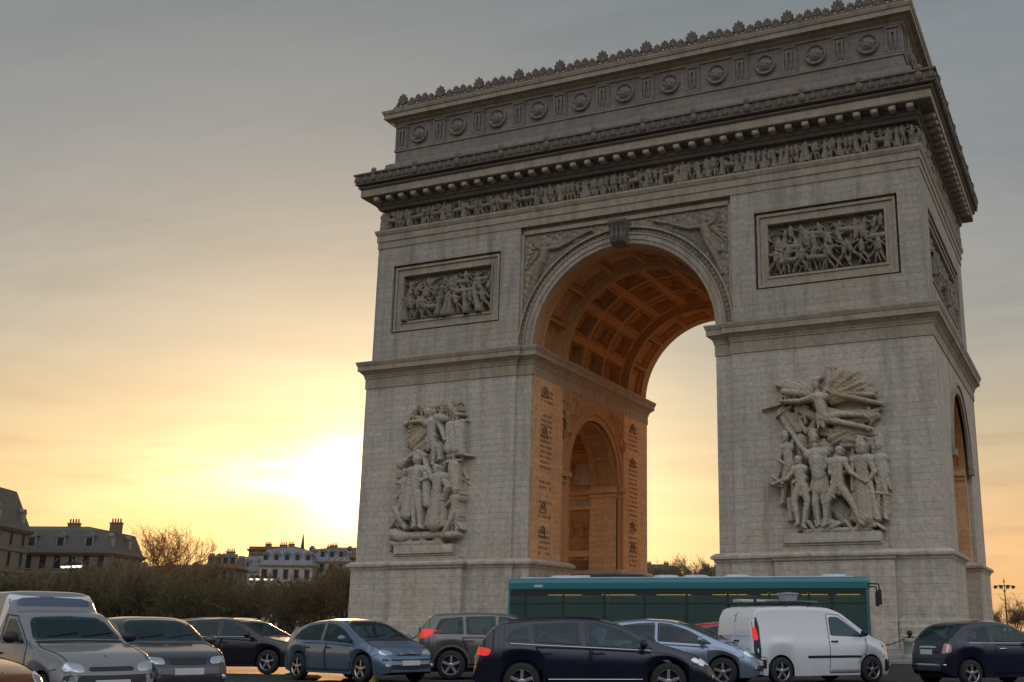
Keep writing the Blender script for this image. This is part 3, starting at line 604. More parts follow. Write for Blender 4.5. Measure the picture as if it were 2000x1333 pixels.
# left group: crowned ruler below a flying figure with a trumpet
x0,x1,z1,z0=-19.45,-11.5,19.0,6.7
top=clutter(240,690,95,215,34,21,12,20)+[(410,120,26,560,95,22,.02),(300,130,22,430,150,26,.0),(560,110,28,650,200,26,.0),(640,190,22,705,200,12,.1)]
wing=[(400,290,34,215,235+40*i,18,.03*i,.02) for i in range(6)]+[(380,230,26,230,180,16,.05),(390,330,50,260,420,50,.05,.04),(420,420,60,300,470,50,.0,.04),(500,470,60,440,560,44,.0,.03)]
fame=fig((425,170),(430,205),(400,260,500,250),(450,400),[(520,470),(480,500)],[(530,560),(470,600)],[((400,260),(330,235),(250,238)),((500,250),(545,330),(575,410))],.9,False,[(255,238,12,150,235,14,-.3),(150,228,16,148,242,18,-.3),(500,220,34,545,230,30,.2)])
trophy=clutter(570,710,260,560,26,9,9,16)+[(600,290,44,600,480,50,.1,.05),(660,290,44,665,480,46,.1,.05),(585,540,15,700,522,14,.16),(575,588,13,690,578,12,.14),(640,620,50,650,800,50,.0,.05),(700,260,22,705,520,24,.15)]
backd=clutter(150,700,520,1120,70,6)+clutter(220,690,100,230,14,7,8,14)+[(180,560,46,200,900,60,-.1,.05),(440,640,60,450,1000,60,-.15,.05),(640,850,60,650,1080,60,-.1,.05),(260,950,50,330,1090,50,-.1,.04)]
ruler=fig((352,570),(352,612),(300,660,410,655),(345,840),[(330,960),(385,970)],[(345,1105),(397,1110)],[((300,665),(290,760),(345,790)),((410,660),(450,720),(400,740))],.98,False,robe(310,44,690,270,52,1015,.2,5)+robe(420,26,690,450,30,940,.2,4)+[(350,545,30,352,560,34,.3)])
vic=fig((525,650),(525,680),(490,720,580,715),(535,880),[(480,1000),(560,1000)],[(475,1110),(560,1110)],[((490,720),(430,640),(395,540)),((395,530),(340,495),(260,535)),((580,720),(625,800),(590,900))],.95,False,robe(532,52,870,520,74,1095,.24,6))
kn=fig((215,655),(215,690),(180,740,250,730),(215,870),[(150,960),(250,980)],[(180,1090),(290,1090)],[((180,740),(130,740),(135,700)),((250,740),(190,800),(140,860))],.85,False,[(160,590,40,200,560,30,.1),(140,960,28,240,1110,24,.3),(130,1150,34,230,1180,40,.1)])
rt=fig((690,830),(690,860),(660,890,715,890),(680,1000),[(640,1060),(700,1060)],[(610,1160),(700,1170)],[((660,890),(620,930),(590,960)),((715,890),(730,850),(735,860))],.8,False,[(690,1000,20,600,1165,20,.3)]+clutter(640,720,860,1100,10,15,8,13))
block=clutter(110,600,1150,1215,26,31,12,20)+[(100,1240,20,560,1243,20,.1),(250,1180,30,540,1175,30,.12),(580,1180,26,690,1180,26,.2),(120,1160,40,200,1190,40,.15)]
group(x0,x1,z0,z1,833,1333,[('carved_backdrop',S_CARVE,.15,backd),('carved_trophy',S_CARVE,.35,trophy),('carved_drapery',S_OCHRE,.35,top),('carved_wing',S_OCHRE,.4,wing),('statue_figure',S_CARVE,.65,fame),
    ('statue_figure',S_CARVE,.5,kn),('statue_figure',S_CARVE,.5,rt),('statue_figure',S_CARVE,.75,vic),('statue_figure',S_CARVE,.9,ruler),('carved_ground',S_CARVE,.5,block)],-15.5,5.2,2)
# ------------------------------------------------------------------ light and sky
sd=ray(686,944).normalized(); SEL=math.asin(sd.z); SAZ=math.atan2(sd.x,sd.y)
ld=bpy.data.lights.new('sun','SUN'); ld.energy=5.; ld.angle=R(.5); ld.color=(1.,.52,.21)
lo=bpy.data.objects.new('sun',ld); COL.objects.link(lo); lo.rotation_euler=(-sd).to_track_quat('-Z','Y').to_euler(); lo.location=sd*300
w=bpy.data.worlds.new('World'); sc.world=w; w.use_nodes=True; nt=w.node_tree; nt.nodes.clear()
sky=nd(nt,'ShaderNodeTexSky',sky_type='NISHITA',sun_disc=False,sun_elevation=SEL,sun_rotation=SAZ,altitude=50,air_density=1.2,dust_density=2.5,ozone_density=1.)
co=nt.nodes.new('ShaderNodeTexCoord').outputs['Generated']
def dot(v): 
    n=nt.nodes.new('ShaderNodeVectorMath'); n.operation='DOT_PRODUCT'; nt.links.new(co,n.inputs[0]); n.inputs[1].default_value=v; return n.outputs['Value']
z=math_(nt,'MAXIMUM',dot((0,0,1)),0.)
west=ramp(nt,z,[(0.,(.93,.52,.21)),(.09,(.82,.51,.265)),(.15,(.60,.455,.28)),(.235,(.385,.355,.30)),(.29,(.315,.305,.28)),(.40,(.235,.25,.262)),(.52,(.175,.205,.222)),(.8,(.14,.185,.22))])
east=ramp(nt,z,[(0.,(.07,.07,.08)),(.10,(.16,.165,.19)),(.22,(.44,.45,.49)),(.42,(1.05,1.09,1.19)),(.65,(1.40,1.45,1.58)),(.9,(1.0,1.05,1.15))])
sh=Vector((sd.x,sd.y,0)).normalized(); fac=ramp(nt,math_(nt,'MULTIPLY_ADD',dot(sh),.5,.5),[(.25,0.),(.62,1.)])
c=mixc(nt,east,west,fac)
# thin wind-drawn cloud: planar projection of a high layer
sp=nt.nodes.new('ShaderNodeSeparateXYZ'); nt.links.new(co,sp.inputs[0]); dz=math_(nt,'ADD',z,.10)
cb=nt.nodes.new('ShaderNodeCombineXYZ'); nt.links.new(math_(nt,'DIVIDE',sp.outputs[0],dz),cb.inputs[0]); nt.links.new(math_(nt,'DIVIDE',sp.outputs[1],dz),cb.inputs[1])
rot=nt.nodes.new('ShaderNodeMapping'); rot.inputs['Rotation'].default_value=(0,0,R(-24)); rot.inputs['Scale'].default_value=(.55,1.5,1); nt.links.new(cb.outputs[0],rot.inputs[0])
n1=nd(nt,'ShaderNodeTexNoise',Scale=1.5,Detail=10,Roughness=.64,Distortion=.9); nt.links.new(rot.outputs[0],n1.inputs['Vector'])
n2=nd(nt,'ShaderNodeTexNoise',Scale=.28,Detail=4,Roughness=.5,Distortion=.3); nt.links.new(rot.outputs[0],n2.inputs['Vector'])
cl=math_(nt,'MULTIPLY',ramp(nt,n1.outputs['Fac'],[(.44,0.),(.80,1.)]),ramp(nt,n2.outputs['Fac'],[(.40,0.),(.62,1.)]))
lift=nt.nodes.new('ShaderNodeVectorMath'); lift.operation='MULTIPLY_ADD'; nt.links.new(c,lift.inputs[0]); lift.inputs[1].default_value=(1.18,1.16,1.16); lift.inputs[2].default_value=(.10,.092,.085)
c=mixc(nt,c,lift.outputs[0],cl)
# low level streaks, drawn out along the horizon
az=math_(nt,'ARCTAN2',sp.outputs[0],sp.outputs[1]); c3=nt.nodes.new('ShaderNodeCombineXYZ'); nt.links.new(math_(nt,'MULTIPLY_ADD',z,-.9,az),c3.inputs[0]); nt.links.new(math_(nt,'MULTIPLY',z,9.),c3.inputs[1])
n4=nd(nt,'ShaderNodeTexNoise',Scale=3.2,Detail=7,Roughness=.6,Distortion=.5); nt.links.new(c3.outputs[0],n4.inputs['Vector'])
c=mixc(nt,c,ramp(nt,n4.outputs['Fac'],[(.32,(.80,.785,.78)),(.5,(1,1,1)),(.72,(1.22,1.18,1.12))]),ramp(nt,z,[(.02,.3),(.1,1.),(.22,.35),(.4,.15)]),'MULTIPLY')
dk=ramp(nt,n2.outputs['Fac'],[(.3,(1.06,1.05,1.03)),(.7,(.88,.89,.92))]); c=mixc(nt,c,dk,1.,'MULTIPLY')
ca=math_(nt,'MAXIMUM',dot(sd),0.)
g1=math_(nt,'MULTIPLY',math_(nt,'POWER',ca,1700.),2.2); g2=math_(nt,'MULTIPLY',math_(nt,'POWER',ca,200.),.20); g3=math_(nt,'MULTIPLY',math_(nt,'POWER',ca,24.),.03)
# brighter level streak of cloud edge-lit just beside the sun
sd2=ray(1060,985).normalized(); ca2=math_(nt,'MAXIMUM',dot(sd2),0.); g5=math_(nt,'MULTIPLY',math_(nt,'POWER',ca2,90.),.36)
el=dot((0,0,1)); st=math_(nt,'MULTIPLY',math_(nt,'POWER',2.718,math_(nt,'MULTIPLY',math_(nt,'POWER',math_(nt,'ABSOLUTE',math_(nt,'SUBTRACT',el,sd.z+.002)),2.),-1/(2*.015**2))),math_(nt,'POWER',ca,150.))
g4=math_(nt,'MULTIPLY',math_(nt,'MULTIPLY',st,2.0),ramp(nt,n1.outputs['Fac'],[(.3,.5),(.6,1.)]))
brk=ramp(nt,n4.outputs['Fac'],[(.36,.25),(.54,1.)]); g2=math_(nt,'MULTIPLY',g2,brk); g4=math_(nt,'MULTIPLY',g4,brk)
gl=math_(nt,'ADD',math_(nt,'ADD',g1,g2),math_(nt,'ADD',g3,math_(nt,'ADD',g4,g5)))
gc=mixc(nt,(0,0,0),(1.,.80,.45),gl,'MIX')
gn=nt.nodes.new('ShaderNodeVectorMath'); gn.operation='SCALE'; gn.inputs[0].default_value=(1.,.86,.54); nt.links.new(gl,gn.inputs['Scale'])
c=mixc(nt,c,gn.outputs[0],1.,'ADD')
b1=nt.nodes.new('ShaderNodeBackground'); b1.inputs[1].default_value=.05*.35; nt.links.new(sky.outputs[0],b1.inputs[0])
b2=nt.nodes.new('ShaderNodeBackground'); b2.inputs[1].default_value=.92; nt.links.new(c,b2.inputs[0])
ad=nt.nodes.new('ShaderNodeAddShader'); nt.links.new(b1.outputs[0],ad.inputs[0]); nt.links.new(b2.outputs[0],ad.inputs[1])
ou=nt.nodes.new('ShaderNodeOutputWorld'); nt.links.new(ad.outputs[0],ou.inputs[0])
vs=sc.view_settings; vs.view_transform='Standard'; vs.look='None'; vs.exposure=0.; vs.gamma=1.; vs.use_curve_mapping=False
sc.cycles.use_denoising=True; sc.cycles.max_bounces=8; sc.cycles.diffuse_bounces=5; sc.cycles.transparent_max_bounces=12
sc.cycles.sample_clamp_indirect=8.

# ------------------------------------------------------------------ ground
def cobble(name,base,size,rough,bump=.5):
    m,nt,bs=newmat(name); co=nt.nodes.new('ShaderNodeTexCoord').outputs['Object']
    br=nd(nt,'ShaderNodeTexBrick',Scale=1.,**{'Mortar Size':size*.09,'Mortar Smooth':.6,'Brick Width':size*1.5,'Row Height':size}); nt.links.new(co,br.inputs['Vector'])
    br.inputs['Color1'].default_value=(*(b*.75 for b in base),1); br.inputs['Color2'].default_value=(*(b*1.3 for b in base),1); br.inputs['Mortar'].default_value=(*(b*.35 for b in base),1)
    n=noise(nt,co,.25,6); c=mixc(nt,br.outputs['Color'],ramp(nt,n,[(.3,.65),(.7,1.25)]),1.,'MULTIPLY'); nt.links.new(c,bs.inputs['Base Color'])
    n3=noise(nt,co,9.,3); bp=nd(nt,'ShaderNodeBump',Strength=bump,Distance=.03); nt.links.new(math_(nt,'SUBTRACT',math_(nt,'MULTIPLY',n3,.5),br.outputs['Fac']),bp.inputs['Height']); nt.links.new(bp.outputs[0],bs.inputs['Normal'])
    bs.inputs['Specular IOR Level'].default_value=.12; nt.links.new(ramp(nt,n,[(.35,rough-.12),(.65,rough+.1)]),bs.inputs['Roughness']); return m
m=MB(); m.add([(-2500,-2500,0),(2500,-2500,0),(2500,2500,0),(-2500,2500,0)],[(0,1,2,3)]); tag(m.build('road',cobble('cobbled road',(.055,.053,.053),.15,.88,.35)),kind='structure')
IC=Vector((0,11.5)); IR=45.2; n=160
circ=lambda r:[(IC.x+r*math.cos(2*PI*k/n),IC.y+r*math.sin(2*PI*k/n)) for k in range(n)]
m=MB(); m.prism(circ(IR-.32),-.2,.135); tag(m.build('island_pavement',cobble('granite paving',(.26,.24,.21),.6,.7,.3)),kind='structure')
m=MB(); m.sweep(circ(IR),[(-.318,-.2),(0,-.2),(0,.11),(-.03,.14),(-.318,.142)]); tag(m.build('kerb',GRANITE),kind='structure')
m=MB(); m.prism([(IC.x+300*math.cos(2*PI*k/n),IC.y+300*math.sin(2*PI*k/n)) for k in range(n)],-.1,.1); 
# outer pavement beyond the roundabout: ring from 92 m outwards
m=MB(); m.sweep(circ(92.),[(0,-.1),(0,.13),(420,.13)]); m.f=[f[::-1] for f in m.f]; tag(m.build('outer_pavement',cobble('outer paving',(.12,.11,.10),.5,.75,.3)),kind='structure')

# ------------------------------------------------------------------ bollards and chains
mb=MB(); mb.lathe([(.0,-.1),(.34,-.1),(.34,.12),(.28,.16),(.26,.2),(.25,.62),(.28,.66),(.28,.72),(.2,.80),(.0,.82)],n=20)
gb=mb.mesh('granite_bollard',GRANITE); mb=MB(); mb.lathe([(0,.80),(.07,.80),(.06,.88),(.05,.9),(.1,.94),(.12,1.0),(.1,1.07),(.04,1.11),(0,1.12)],n=14); gk=mb.mesh('knob',IRON)
mb=MB(); mb.lathe([(0,-.1),(.13,-.1),(.13,.1),(.08,.16),(.075,.85),(.1,.9),(.1,.95),(.07,.98),(.09,1.06),(.05,1.14),(0,1.16)],n=14); ib=mb.mesh('iron_bollard',IRON)
def ringpt(a,r=IR-.9): return Vector((IC.x+r*math.cos(a),IC.y+r*math.sin(a),.135))
def ringangle(px):
    lo_,hi_=20.,60.
    f=lambda H:(Vector(at(px,H)[:2])-IC).length-(IR-.9)
    for _ in range(50):
        mid=(lo_+hi_)/2
        if f(mid)>0: lo_=mid
        else: hi_=mid
    p=at(px,lo_); return math.atan2(p.y-IC.y,p.x-IC.x)
def chain(p,q,label):
    m=MB(); a=p+Vector((0,0,.9)); b=q+Vector((0,0,.9)); n=26; pts=[]
    for i in range(n+1):
        t=i/n; c=a.lerp(b,t); c.z-=.42*4*t*(1-t); pts.append(c)
    d=(b-a).normalized(); sdv=Vector((-d.y,d.x,0))
    for i in range(n):
        c=(pts[i]+pts[i+1])/2; ax=(pts[i+1]-pts[i]).normalized(); up=sdv if i%2 else ax.cross(sdv)
        m.tube([c+ax*.075*math.cos(2*PI*k/8)+up*.035*math.sin(2*PI*k/8) for k in range(9)],.014,5,False)
    tag(m.build('chain',IRON),label,'chain','chains hung between the bollards')
a0=ringangle(1776); stepa=3.1/(IR-.9)
BL={0:'pale granite bollard with dark ball top, between the white van and the navy hatchback'}
prev=None
for k in (-1,0,1):
    p=ringpt(a0+k*stepa); o=empty('granite_bollard',p); g=link('stone_post',gb,o); link('iron_knob',gk,o)
    tag(o,BL.get(k,['','granite bollard mostly hidden behind the navy hatchback','granite bollard hidden behind the front of the white van'][k]),'bollard','bollards ringing the arch')
    if prev is not None: chain(prev,p,['','iron chain sagging from the granite bollard towards the navy hatchback','iron chain sagging from the white van nose to the granite bollard'][1 if k==1 else 2])
    prev=p
a1=ringangle(822); prev=None
for k in (-1,0,1):
    p=ringpt(a1+k*stepa*.9); o=link('iron_bollard',ib,None,p)
    tag(o,{-1:'dark iron bollard hidden behind the silver blue hatchback',0:'slim dark iron bollard between the silver blue hatchback and the grey off-roader',1:'dark iron bollard hidden behind the grey off-roader'}[k],'bollard','bollards ringing the arch')
    if prev is not None: chain(prev,p,'iron chain hanging just %s of the slim dark iron bollard'%('left' if k==0 else 'right'))
    prev=p

# ------------------------------------------------------------------ street lamps
LIT=plain('lit lamp glass',(.9,.85,.7),.3,emit=(1,.86,.55),es=2.2); UNLIT=plain('unlit lamp glass',(.3,.3,.28),.2)
def lamp(p,label,lit,rz):
    o=empty('street_lamp',p,rz); tag(o,label,'street lamp','double headed street lamps round the square')
    m=MB(); m.lathe([(0,0),(.26,0),(.26,.25),(.18,.4),(.15,1.0),(.11,1.1),(.085,3.2),(.06,5.6),(.05,6.4),(.02,6.5)],n=14); m.ball((0,0,6.55),(.1,.1,.14)); m.tube([(0,0,6.6),(0,0,7.0)],[.04,.01],6); m.build('post',IRON,o)
    m=MB(); m.tube([(-1.0,0,6.0),(-.5,0,6.14),(0,0,6.05),(.5,0,6.14),(1.0,0,6.0)],.045,6); m.tube([(-.5,0,6.1),(-.05,0,5.4)],.03,6); m.tube([(.5,0,6.1),(.05,0,5.4)],.03,6); m.build('cross_arm',IRON,o)
    for s in (-1,1):
        m=MB(); 
        for q in (-.3,.3): m.lathe([(.05,6.12),(.22,6.02),(.25,5.92),(.22,5.9)],n=14,c=(s*.68+q,0,0))
        h=m.build('lamp_head',IRON,o); m=MB()
        for q in (-.3,.3): m.ball((s*.68+q,0,5.86),(.19,.19,.12),12,6)
        m.build('lamp_glass',LIT if lit else UNLIT,h)
lamp(at(503,110),'dark street lamp with two pairs of lit white heads, standing left of the arch',True,HEAD0+.1)
lamp(at(124,88),'dark street lamp with lit heads before the long grey block at far left',True,HEAD0-.5)
lamp(at(1968,125),'unlit street lamp with a wide cross arm, silhouetted right of the arch',False,HEAD0)

# ------------------------------------------------------------------ bare trees
BARK=plain('bark',(.055,.042,.032),.9,var=.3); TWIG=plain('brown twigs',(.145,.12,.06),.9,var=.35); TWIG2=plain('reddish twigs',(.15,.09,.05),.9,var=.3)
def branch_tree(seed,h,spread,levels=6,trunk=.3,rmin=.016,droop=.05,kids=3):
    r=random.Random(seed); big=[]; small=[]
    def grow(p,d,l,rad,lev):
        n=3; pts=[p]; q=p
        for i in range(n):
            d=(d+Vector((r.gauss(0,.16),r.gauss(0,.16),r.gauss(0,.1)+.05))).normalized(); q2=q+d*(l/n)
            (big if lev<2 else small).append((q,q2,rad*(1-.25*i/n),rad*(1-.25*(i+1)/n))); q=q2; pts.append(q)
        if lev>=levels: return
        k=kids+(1 if lev in (1,2) else 0)
        for i in range(k):
            az=2*PI*(i+r.random())/k; sp=spread*r.uniform(.6,1.25); o=d.orthogonal().normalized(); o2=d.cross(o)
            nd_=(d*math.cos(sp)+(o*math.cos(az)+o2*math.sin(az))*math.sin(sp)).normalized()
            t=r.uniform(.35,1.) if i else 1.; b=pts[min(3,int(t*3))]
            grow(b,nd_,l*r.uniform(.62,.82),max(rmin,rad*.58),lev+1)
    grow(Vector((0,0,-.1)),Vector((0,0,1)),h*.27,trunk,0)
    zm=max(max(a[1].z for a in big),max(a[1].z for a in small)); f=h/zm
    big=[(a*f,b*f,c,d) for a,b,c,d in big]; small=[(a*f,b*f,c,d) for a,b,c,d in small]
    def me(segs,name,mat,k):
        if not segs: return None
        P=np.array([s[0] for s in segs],float); Q=np.array([s[1] for s in segs],float); ra=np.array([s[2] for s in segs]); rb=np.array([s[3] for s in segs])
        D=Q-P; D/=np.linalg.norm(D,axis=1)[:,None]+1e-9; U=np.cross(D,[.31,.77,.55]); U/=np.linalg.norm(U,axis=1)[:,None]+1e-9; W=np.cross(D,U)
        V=np.empty((len(segs),2*k,3))
        for j in range(k):
            e=U*math.cos(2*PI*j/k)+W*math.sin(2*PI*j/k); V[:,j]=P+e*ra[:,None]; V[:,k+j]=Q+e*rb[:,None]
        b=(np.arange(len(segs))*2*k)[:,None]; F=np.concatenate([b+np.array([[j,(j+1)%k,k+(j+1)%k,k+j]]) for j in range(k)])
        m=bpy.data.meshes.new(name); m.from_pydata(V.reshape(-1,3).tolist(),[],F.tolist()); m.polygons.foreach_set('use_smooth',[True]*len(F)); m.materials.append(mat); m.update(); return m
    return me(big,'trunk',BARK,7),me(small,'crown',TWIG,3)
PROTO=[branch_tree(s,9.4,.55,6,.2,.02,kids=3) for s in (3,8,21)]
BIGT=branch_tree(5,20.3,.5,7,.36,.019,kids=3)
bc=BIGT[1].copy(); bc.materials.clear(); bc.materials.append(plain('twigs with painted sun glow',(.30,.15,.055),.9,var=.3)); BIGT=(BIGT[0],bc)  # orange backlight of the crown is put into its twig colour
RT=[]
for t,c in PROTO:
    c2=c.copy(); c2.materials.clear(); c2.materials.append(TWIG2); RT.append((t,c2))
def tree(p,pr,s,rz,label,group,sz=1.):
    o=empty('bare_tree',p,rz); o.scale=(s,s,s*sz); tag(o,label,'tree',group); link('trunk',pr[0],o); link('crown',pr[1],o); return o
rt=random.Random(4); k=0
for row,(H,stp) in enumerate(((104,36),(116,34),(130,32),(146,32))):
    px=-110+row*17
    while px<720:
        if not (row==0 and px>660): 
            tree(at(px+rt.uniform(-12,12),H+rt.uniform(-5,5)),PROTO[k%3],rt.uniform(.88,1.12)*(H/122)**.5*(.84 if px<285 else .74 if 400<px<620 else .92),rt.uniform(0,6.28),'leafless brown tree in the dense rows edging the square left of the arch','rows of bare trees left of the arch',rt.uniform(.82,1.0)); k+=1
        px+=stp
tree(at(348,205),BIGT,1.,1.2,'tall bare tree with a wide rounded crown glowing orange above the other trees','taller bare trees')
for px,H,s in ((1946,160,.52),(1962,150,.42),(1982,145,.44),(2004,140,.55),(2030,130,.6),(1992,165,.5)):
    tree(at(px,H),RT[k%3],s,rt.uniform(0,6),'reddish leafless tree at the right edge beyond the arch','bare trees right of the arch'); k+=1
for i,px in enumerate((1252,1270,1288,1306,1324,1342,1360,1378,1396,1412)):
    tree(at(px,240+rt.uniform(-15,15)),PROTO[i%3],rt.uniform(1.45,1.75),rt.uniform(0,6),'distant leafless tree seen through the great arch','far trees seen through the arch')

# ------------------------------------------------------------------ buildings round the square
def wallmat(name,c): return stone(name,c,blocks=False,dirt=.3,och=.15)
B_DARK=wallmat('limestone with painted shade',(.19,.155,.105)); B_PALE=wallmat('pale limestone',(.40,.36,.30)); B_BROWN=wallmat('brown brick',(.19,.115,.065))  # the dark limestone holds the blocks' shade in its colour
SLATE=plain('slate roof',(.075,.07,.062),.6,var=.2); ZINC=plain('zinc roof',(.17,.18,.19),.55,.2,var=.2); TILE=plain('rusty roof',(.20,.09,.045),.8,var=.25); PANE=plain('dark window pane',(.03,.035,.04),.08); SHUT=plain('grey window frame',(.20,.19,.17),.7); POT=plain('clay chimney pot',(.25,.11,.06),.85)
mb=MB(); mb.box(-.62,.62,-.1,.05,0,.12); mb.box(-.62,-.5,-.07,.05,.12,2.2); mb.box(.5,.62,-.07,.05,.12,2.2); mb.box(-.62,.62,-.12,.05,2.2,2.4); WF=mb.mesh('window',SHUT)
mb=MB(); mb.box(-.5,.5,-.02,.04,.12,2.2); WP=mb.mesh('pane',PANE)
mb=MB(); mb.box(-.7,.7,-.1,1.2,0,1.9); mb.prism([(-.85,-.18),(.85,-.18),(.85,1.2),(-.85,1.2)],1.9,2.0); mb.tube([(0,-.15,1.95),(0,1.1,2.15)],[.55,.45],10); DM=mb.mesh('dormer',SHUT)
mb=MB(); mb.box(-.45,.45,-.13,-.1,.25,1.7); DP_=mb.mesh('pane',PANE)
def building(label,p,rz,W,D,wh,floors,bays,sbays,wall,roof,rh=4.2,chim=(),group=None,dormers=True,name='apartment_building',cat='building',turret=False,flat=False):
    o=empty(name,p,rz); tag(o,label,cat,group)
    pl=[(0,0),(W,0),(W,D),(0,D)]; m=MB(); m.prism(pl,-.2,wh); 
    fh=wh/floors
    for i in range(1,floors): m.sweep(pl,[(-.1,fh*i-.14),(.16,fh*i-.14),(.16,fh*i+.06),(-.1,fh*i+.1)])
    m.sweep(pl,[(-.1,wh-.5),(.2,wh-.5),(.55,wh-.05),(.55,wh+.15),(-.1,wh+.2)])
    m.build('wall',wall,o)
    m=MB()
    if flat: m.sweep(pl,[(.0,wh+.2),(.0,wh+.9),(-.25,wh+.9),(-.25,wh+.3),(-min(W,D)/2+.1,wh+.35)])
    else: m.sweep(pl,[(.2,wh+.2),(.05,wh+.3),(-rh*.32,wh+rh),(-rh*.32-.3,wh+rh+.12),(-min(W,D)/2+.1,wh+rh+1.1)])
    rf=m.build('roof',roof,o)
    for fx,fy in chim:
        m=MB(); x,y=W*fx,D*fy; zt=wh+(rh+1.5 if not flat else 1.9); m.box(x-.9,x+.9,y-.35,y+.35,wh+.2,zt); m.box(x-1,x+1,y-.43,y+.43,zt,zt+.15)
        for q in range(4): m.lathe([(.15,zt+.15),(.12,zt+.8),(0,zt+.8)],n=8,c=(x-.65+q*.43,y,0))
        m.build('chimney',B_BROWN,rf)
    for i in range(floors):
        for j in range(bays):
            wdw=link('window',WF,o,((j+.5)*W/bays,0,fh*i+.55)); link('pane',WP,wdw)
        for j in range(sbays):
            wdw=link('window',WF,o,(W,(j+.5)*D/sbays,fh*i+.55),PI/2); link('pane',WP,wdw)
    if dormers and not flat:
        for j in range(bays):
            if j%2==0 or bays<7: d=link('dormer',DM,o,((j+.5)*W/bays,.35,wh+.6)); link('pane',DP_,d)
        for j in range(0,sbays,2): d=link('dormer',DM,o,(W-.35,(j+.5)*D/sbays,wh+.6),PI/2); link('pane',DP_,d)
    return o
H0=HEAD0
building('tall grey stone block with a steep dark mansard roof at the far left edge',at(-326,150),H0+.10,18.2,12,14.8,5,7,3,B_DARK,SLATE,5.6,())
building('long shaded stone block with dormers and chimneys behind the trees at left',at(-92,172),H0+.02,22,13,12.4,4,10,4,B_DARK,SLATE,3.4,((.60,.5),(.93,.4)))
building('white corner mansion with pale zinc mansard roof and dormers, far left of the arch',at(497,262),H0+.16,12,16,15.6,4,5,5,B_PALE,ZINC,3.4,((.35,.4),))
building('white wing with a grey roof running back beside the corner mansion',at(418,290),H0-.5,15,10,15.2,4,7,2,B_PALE,ZINC,3.0,((.5,.5),))
building('brown flat roofed block rising behind the corner mansion',at(473,335),H0,14,10,24.,6,5,2,B_BROWN,TILE,2.,((.3,.5),(.8,.5)),flat=True)
building('low rusty roofed block right behind the bare trees beside the arch',at(588,300),H0+.05,20,12,19.6,5,8,3,B_BROWN,TILE,2.,((.3,.5),(.8,.4)))
building('dark brown roofed house between the glowing tree and the corner mansion',at(392,240),H0+.1,6,10,13.6,4,4,3,B_BROWN,TILE,2.2,((.6,.5),))
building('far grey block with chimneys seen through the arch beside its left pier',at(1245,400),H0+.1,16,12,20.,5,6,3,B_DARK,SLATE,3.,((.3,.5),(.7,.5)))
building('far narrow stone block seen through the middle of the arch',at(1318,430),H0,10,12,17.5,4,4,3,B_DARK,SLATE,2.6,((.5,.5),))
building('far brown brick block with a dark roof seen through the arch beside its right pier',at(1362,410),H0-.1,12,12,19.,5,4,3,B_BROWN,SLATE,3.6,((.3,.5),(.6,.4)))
building('pale plain fronted block stepping down right of the corner mansion',at(592,275),H0+.1,9,12,17.2,5,4,3,B_PALE,ZINC,2.2,((.5,.4),))
building('low dark block far behind the bare trees left of the arch',at(255,300),H0+.05,30,12,15.2,4,9,3,B_DARK,SLATE,1.6,())
# slim dark spire over the roofs
o=empty('church_spire',at(579,400)); tag(o,'slim dark spire poking above the rusty roofs left of the arch','spire')
m=MB(); m.box(-2,2,-2,2,-.2,26); m.build('tower',B_DARK,o); m=MB(); m.lathe([(1.0,26),(.7,29),(.2,33.5),(0,34.3)],n=8,smooth=False); m.build('roof',SLATE,o)
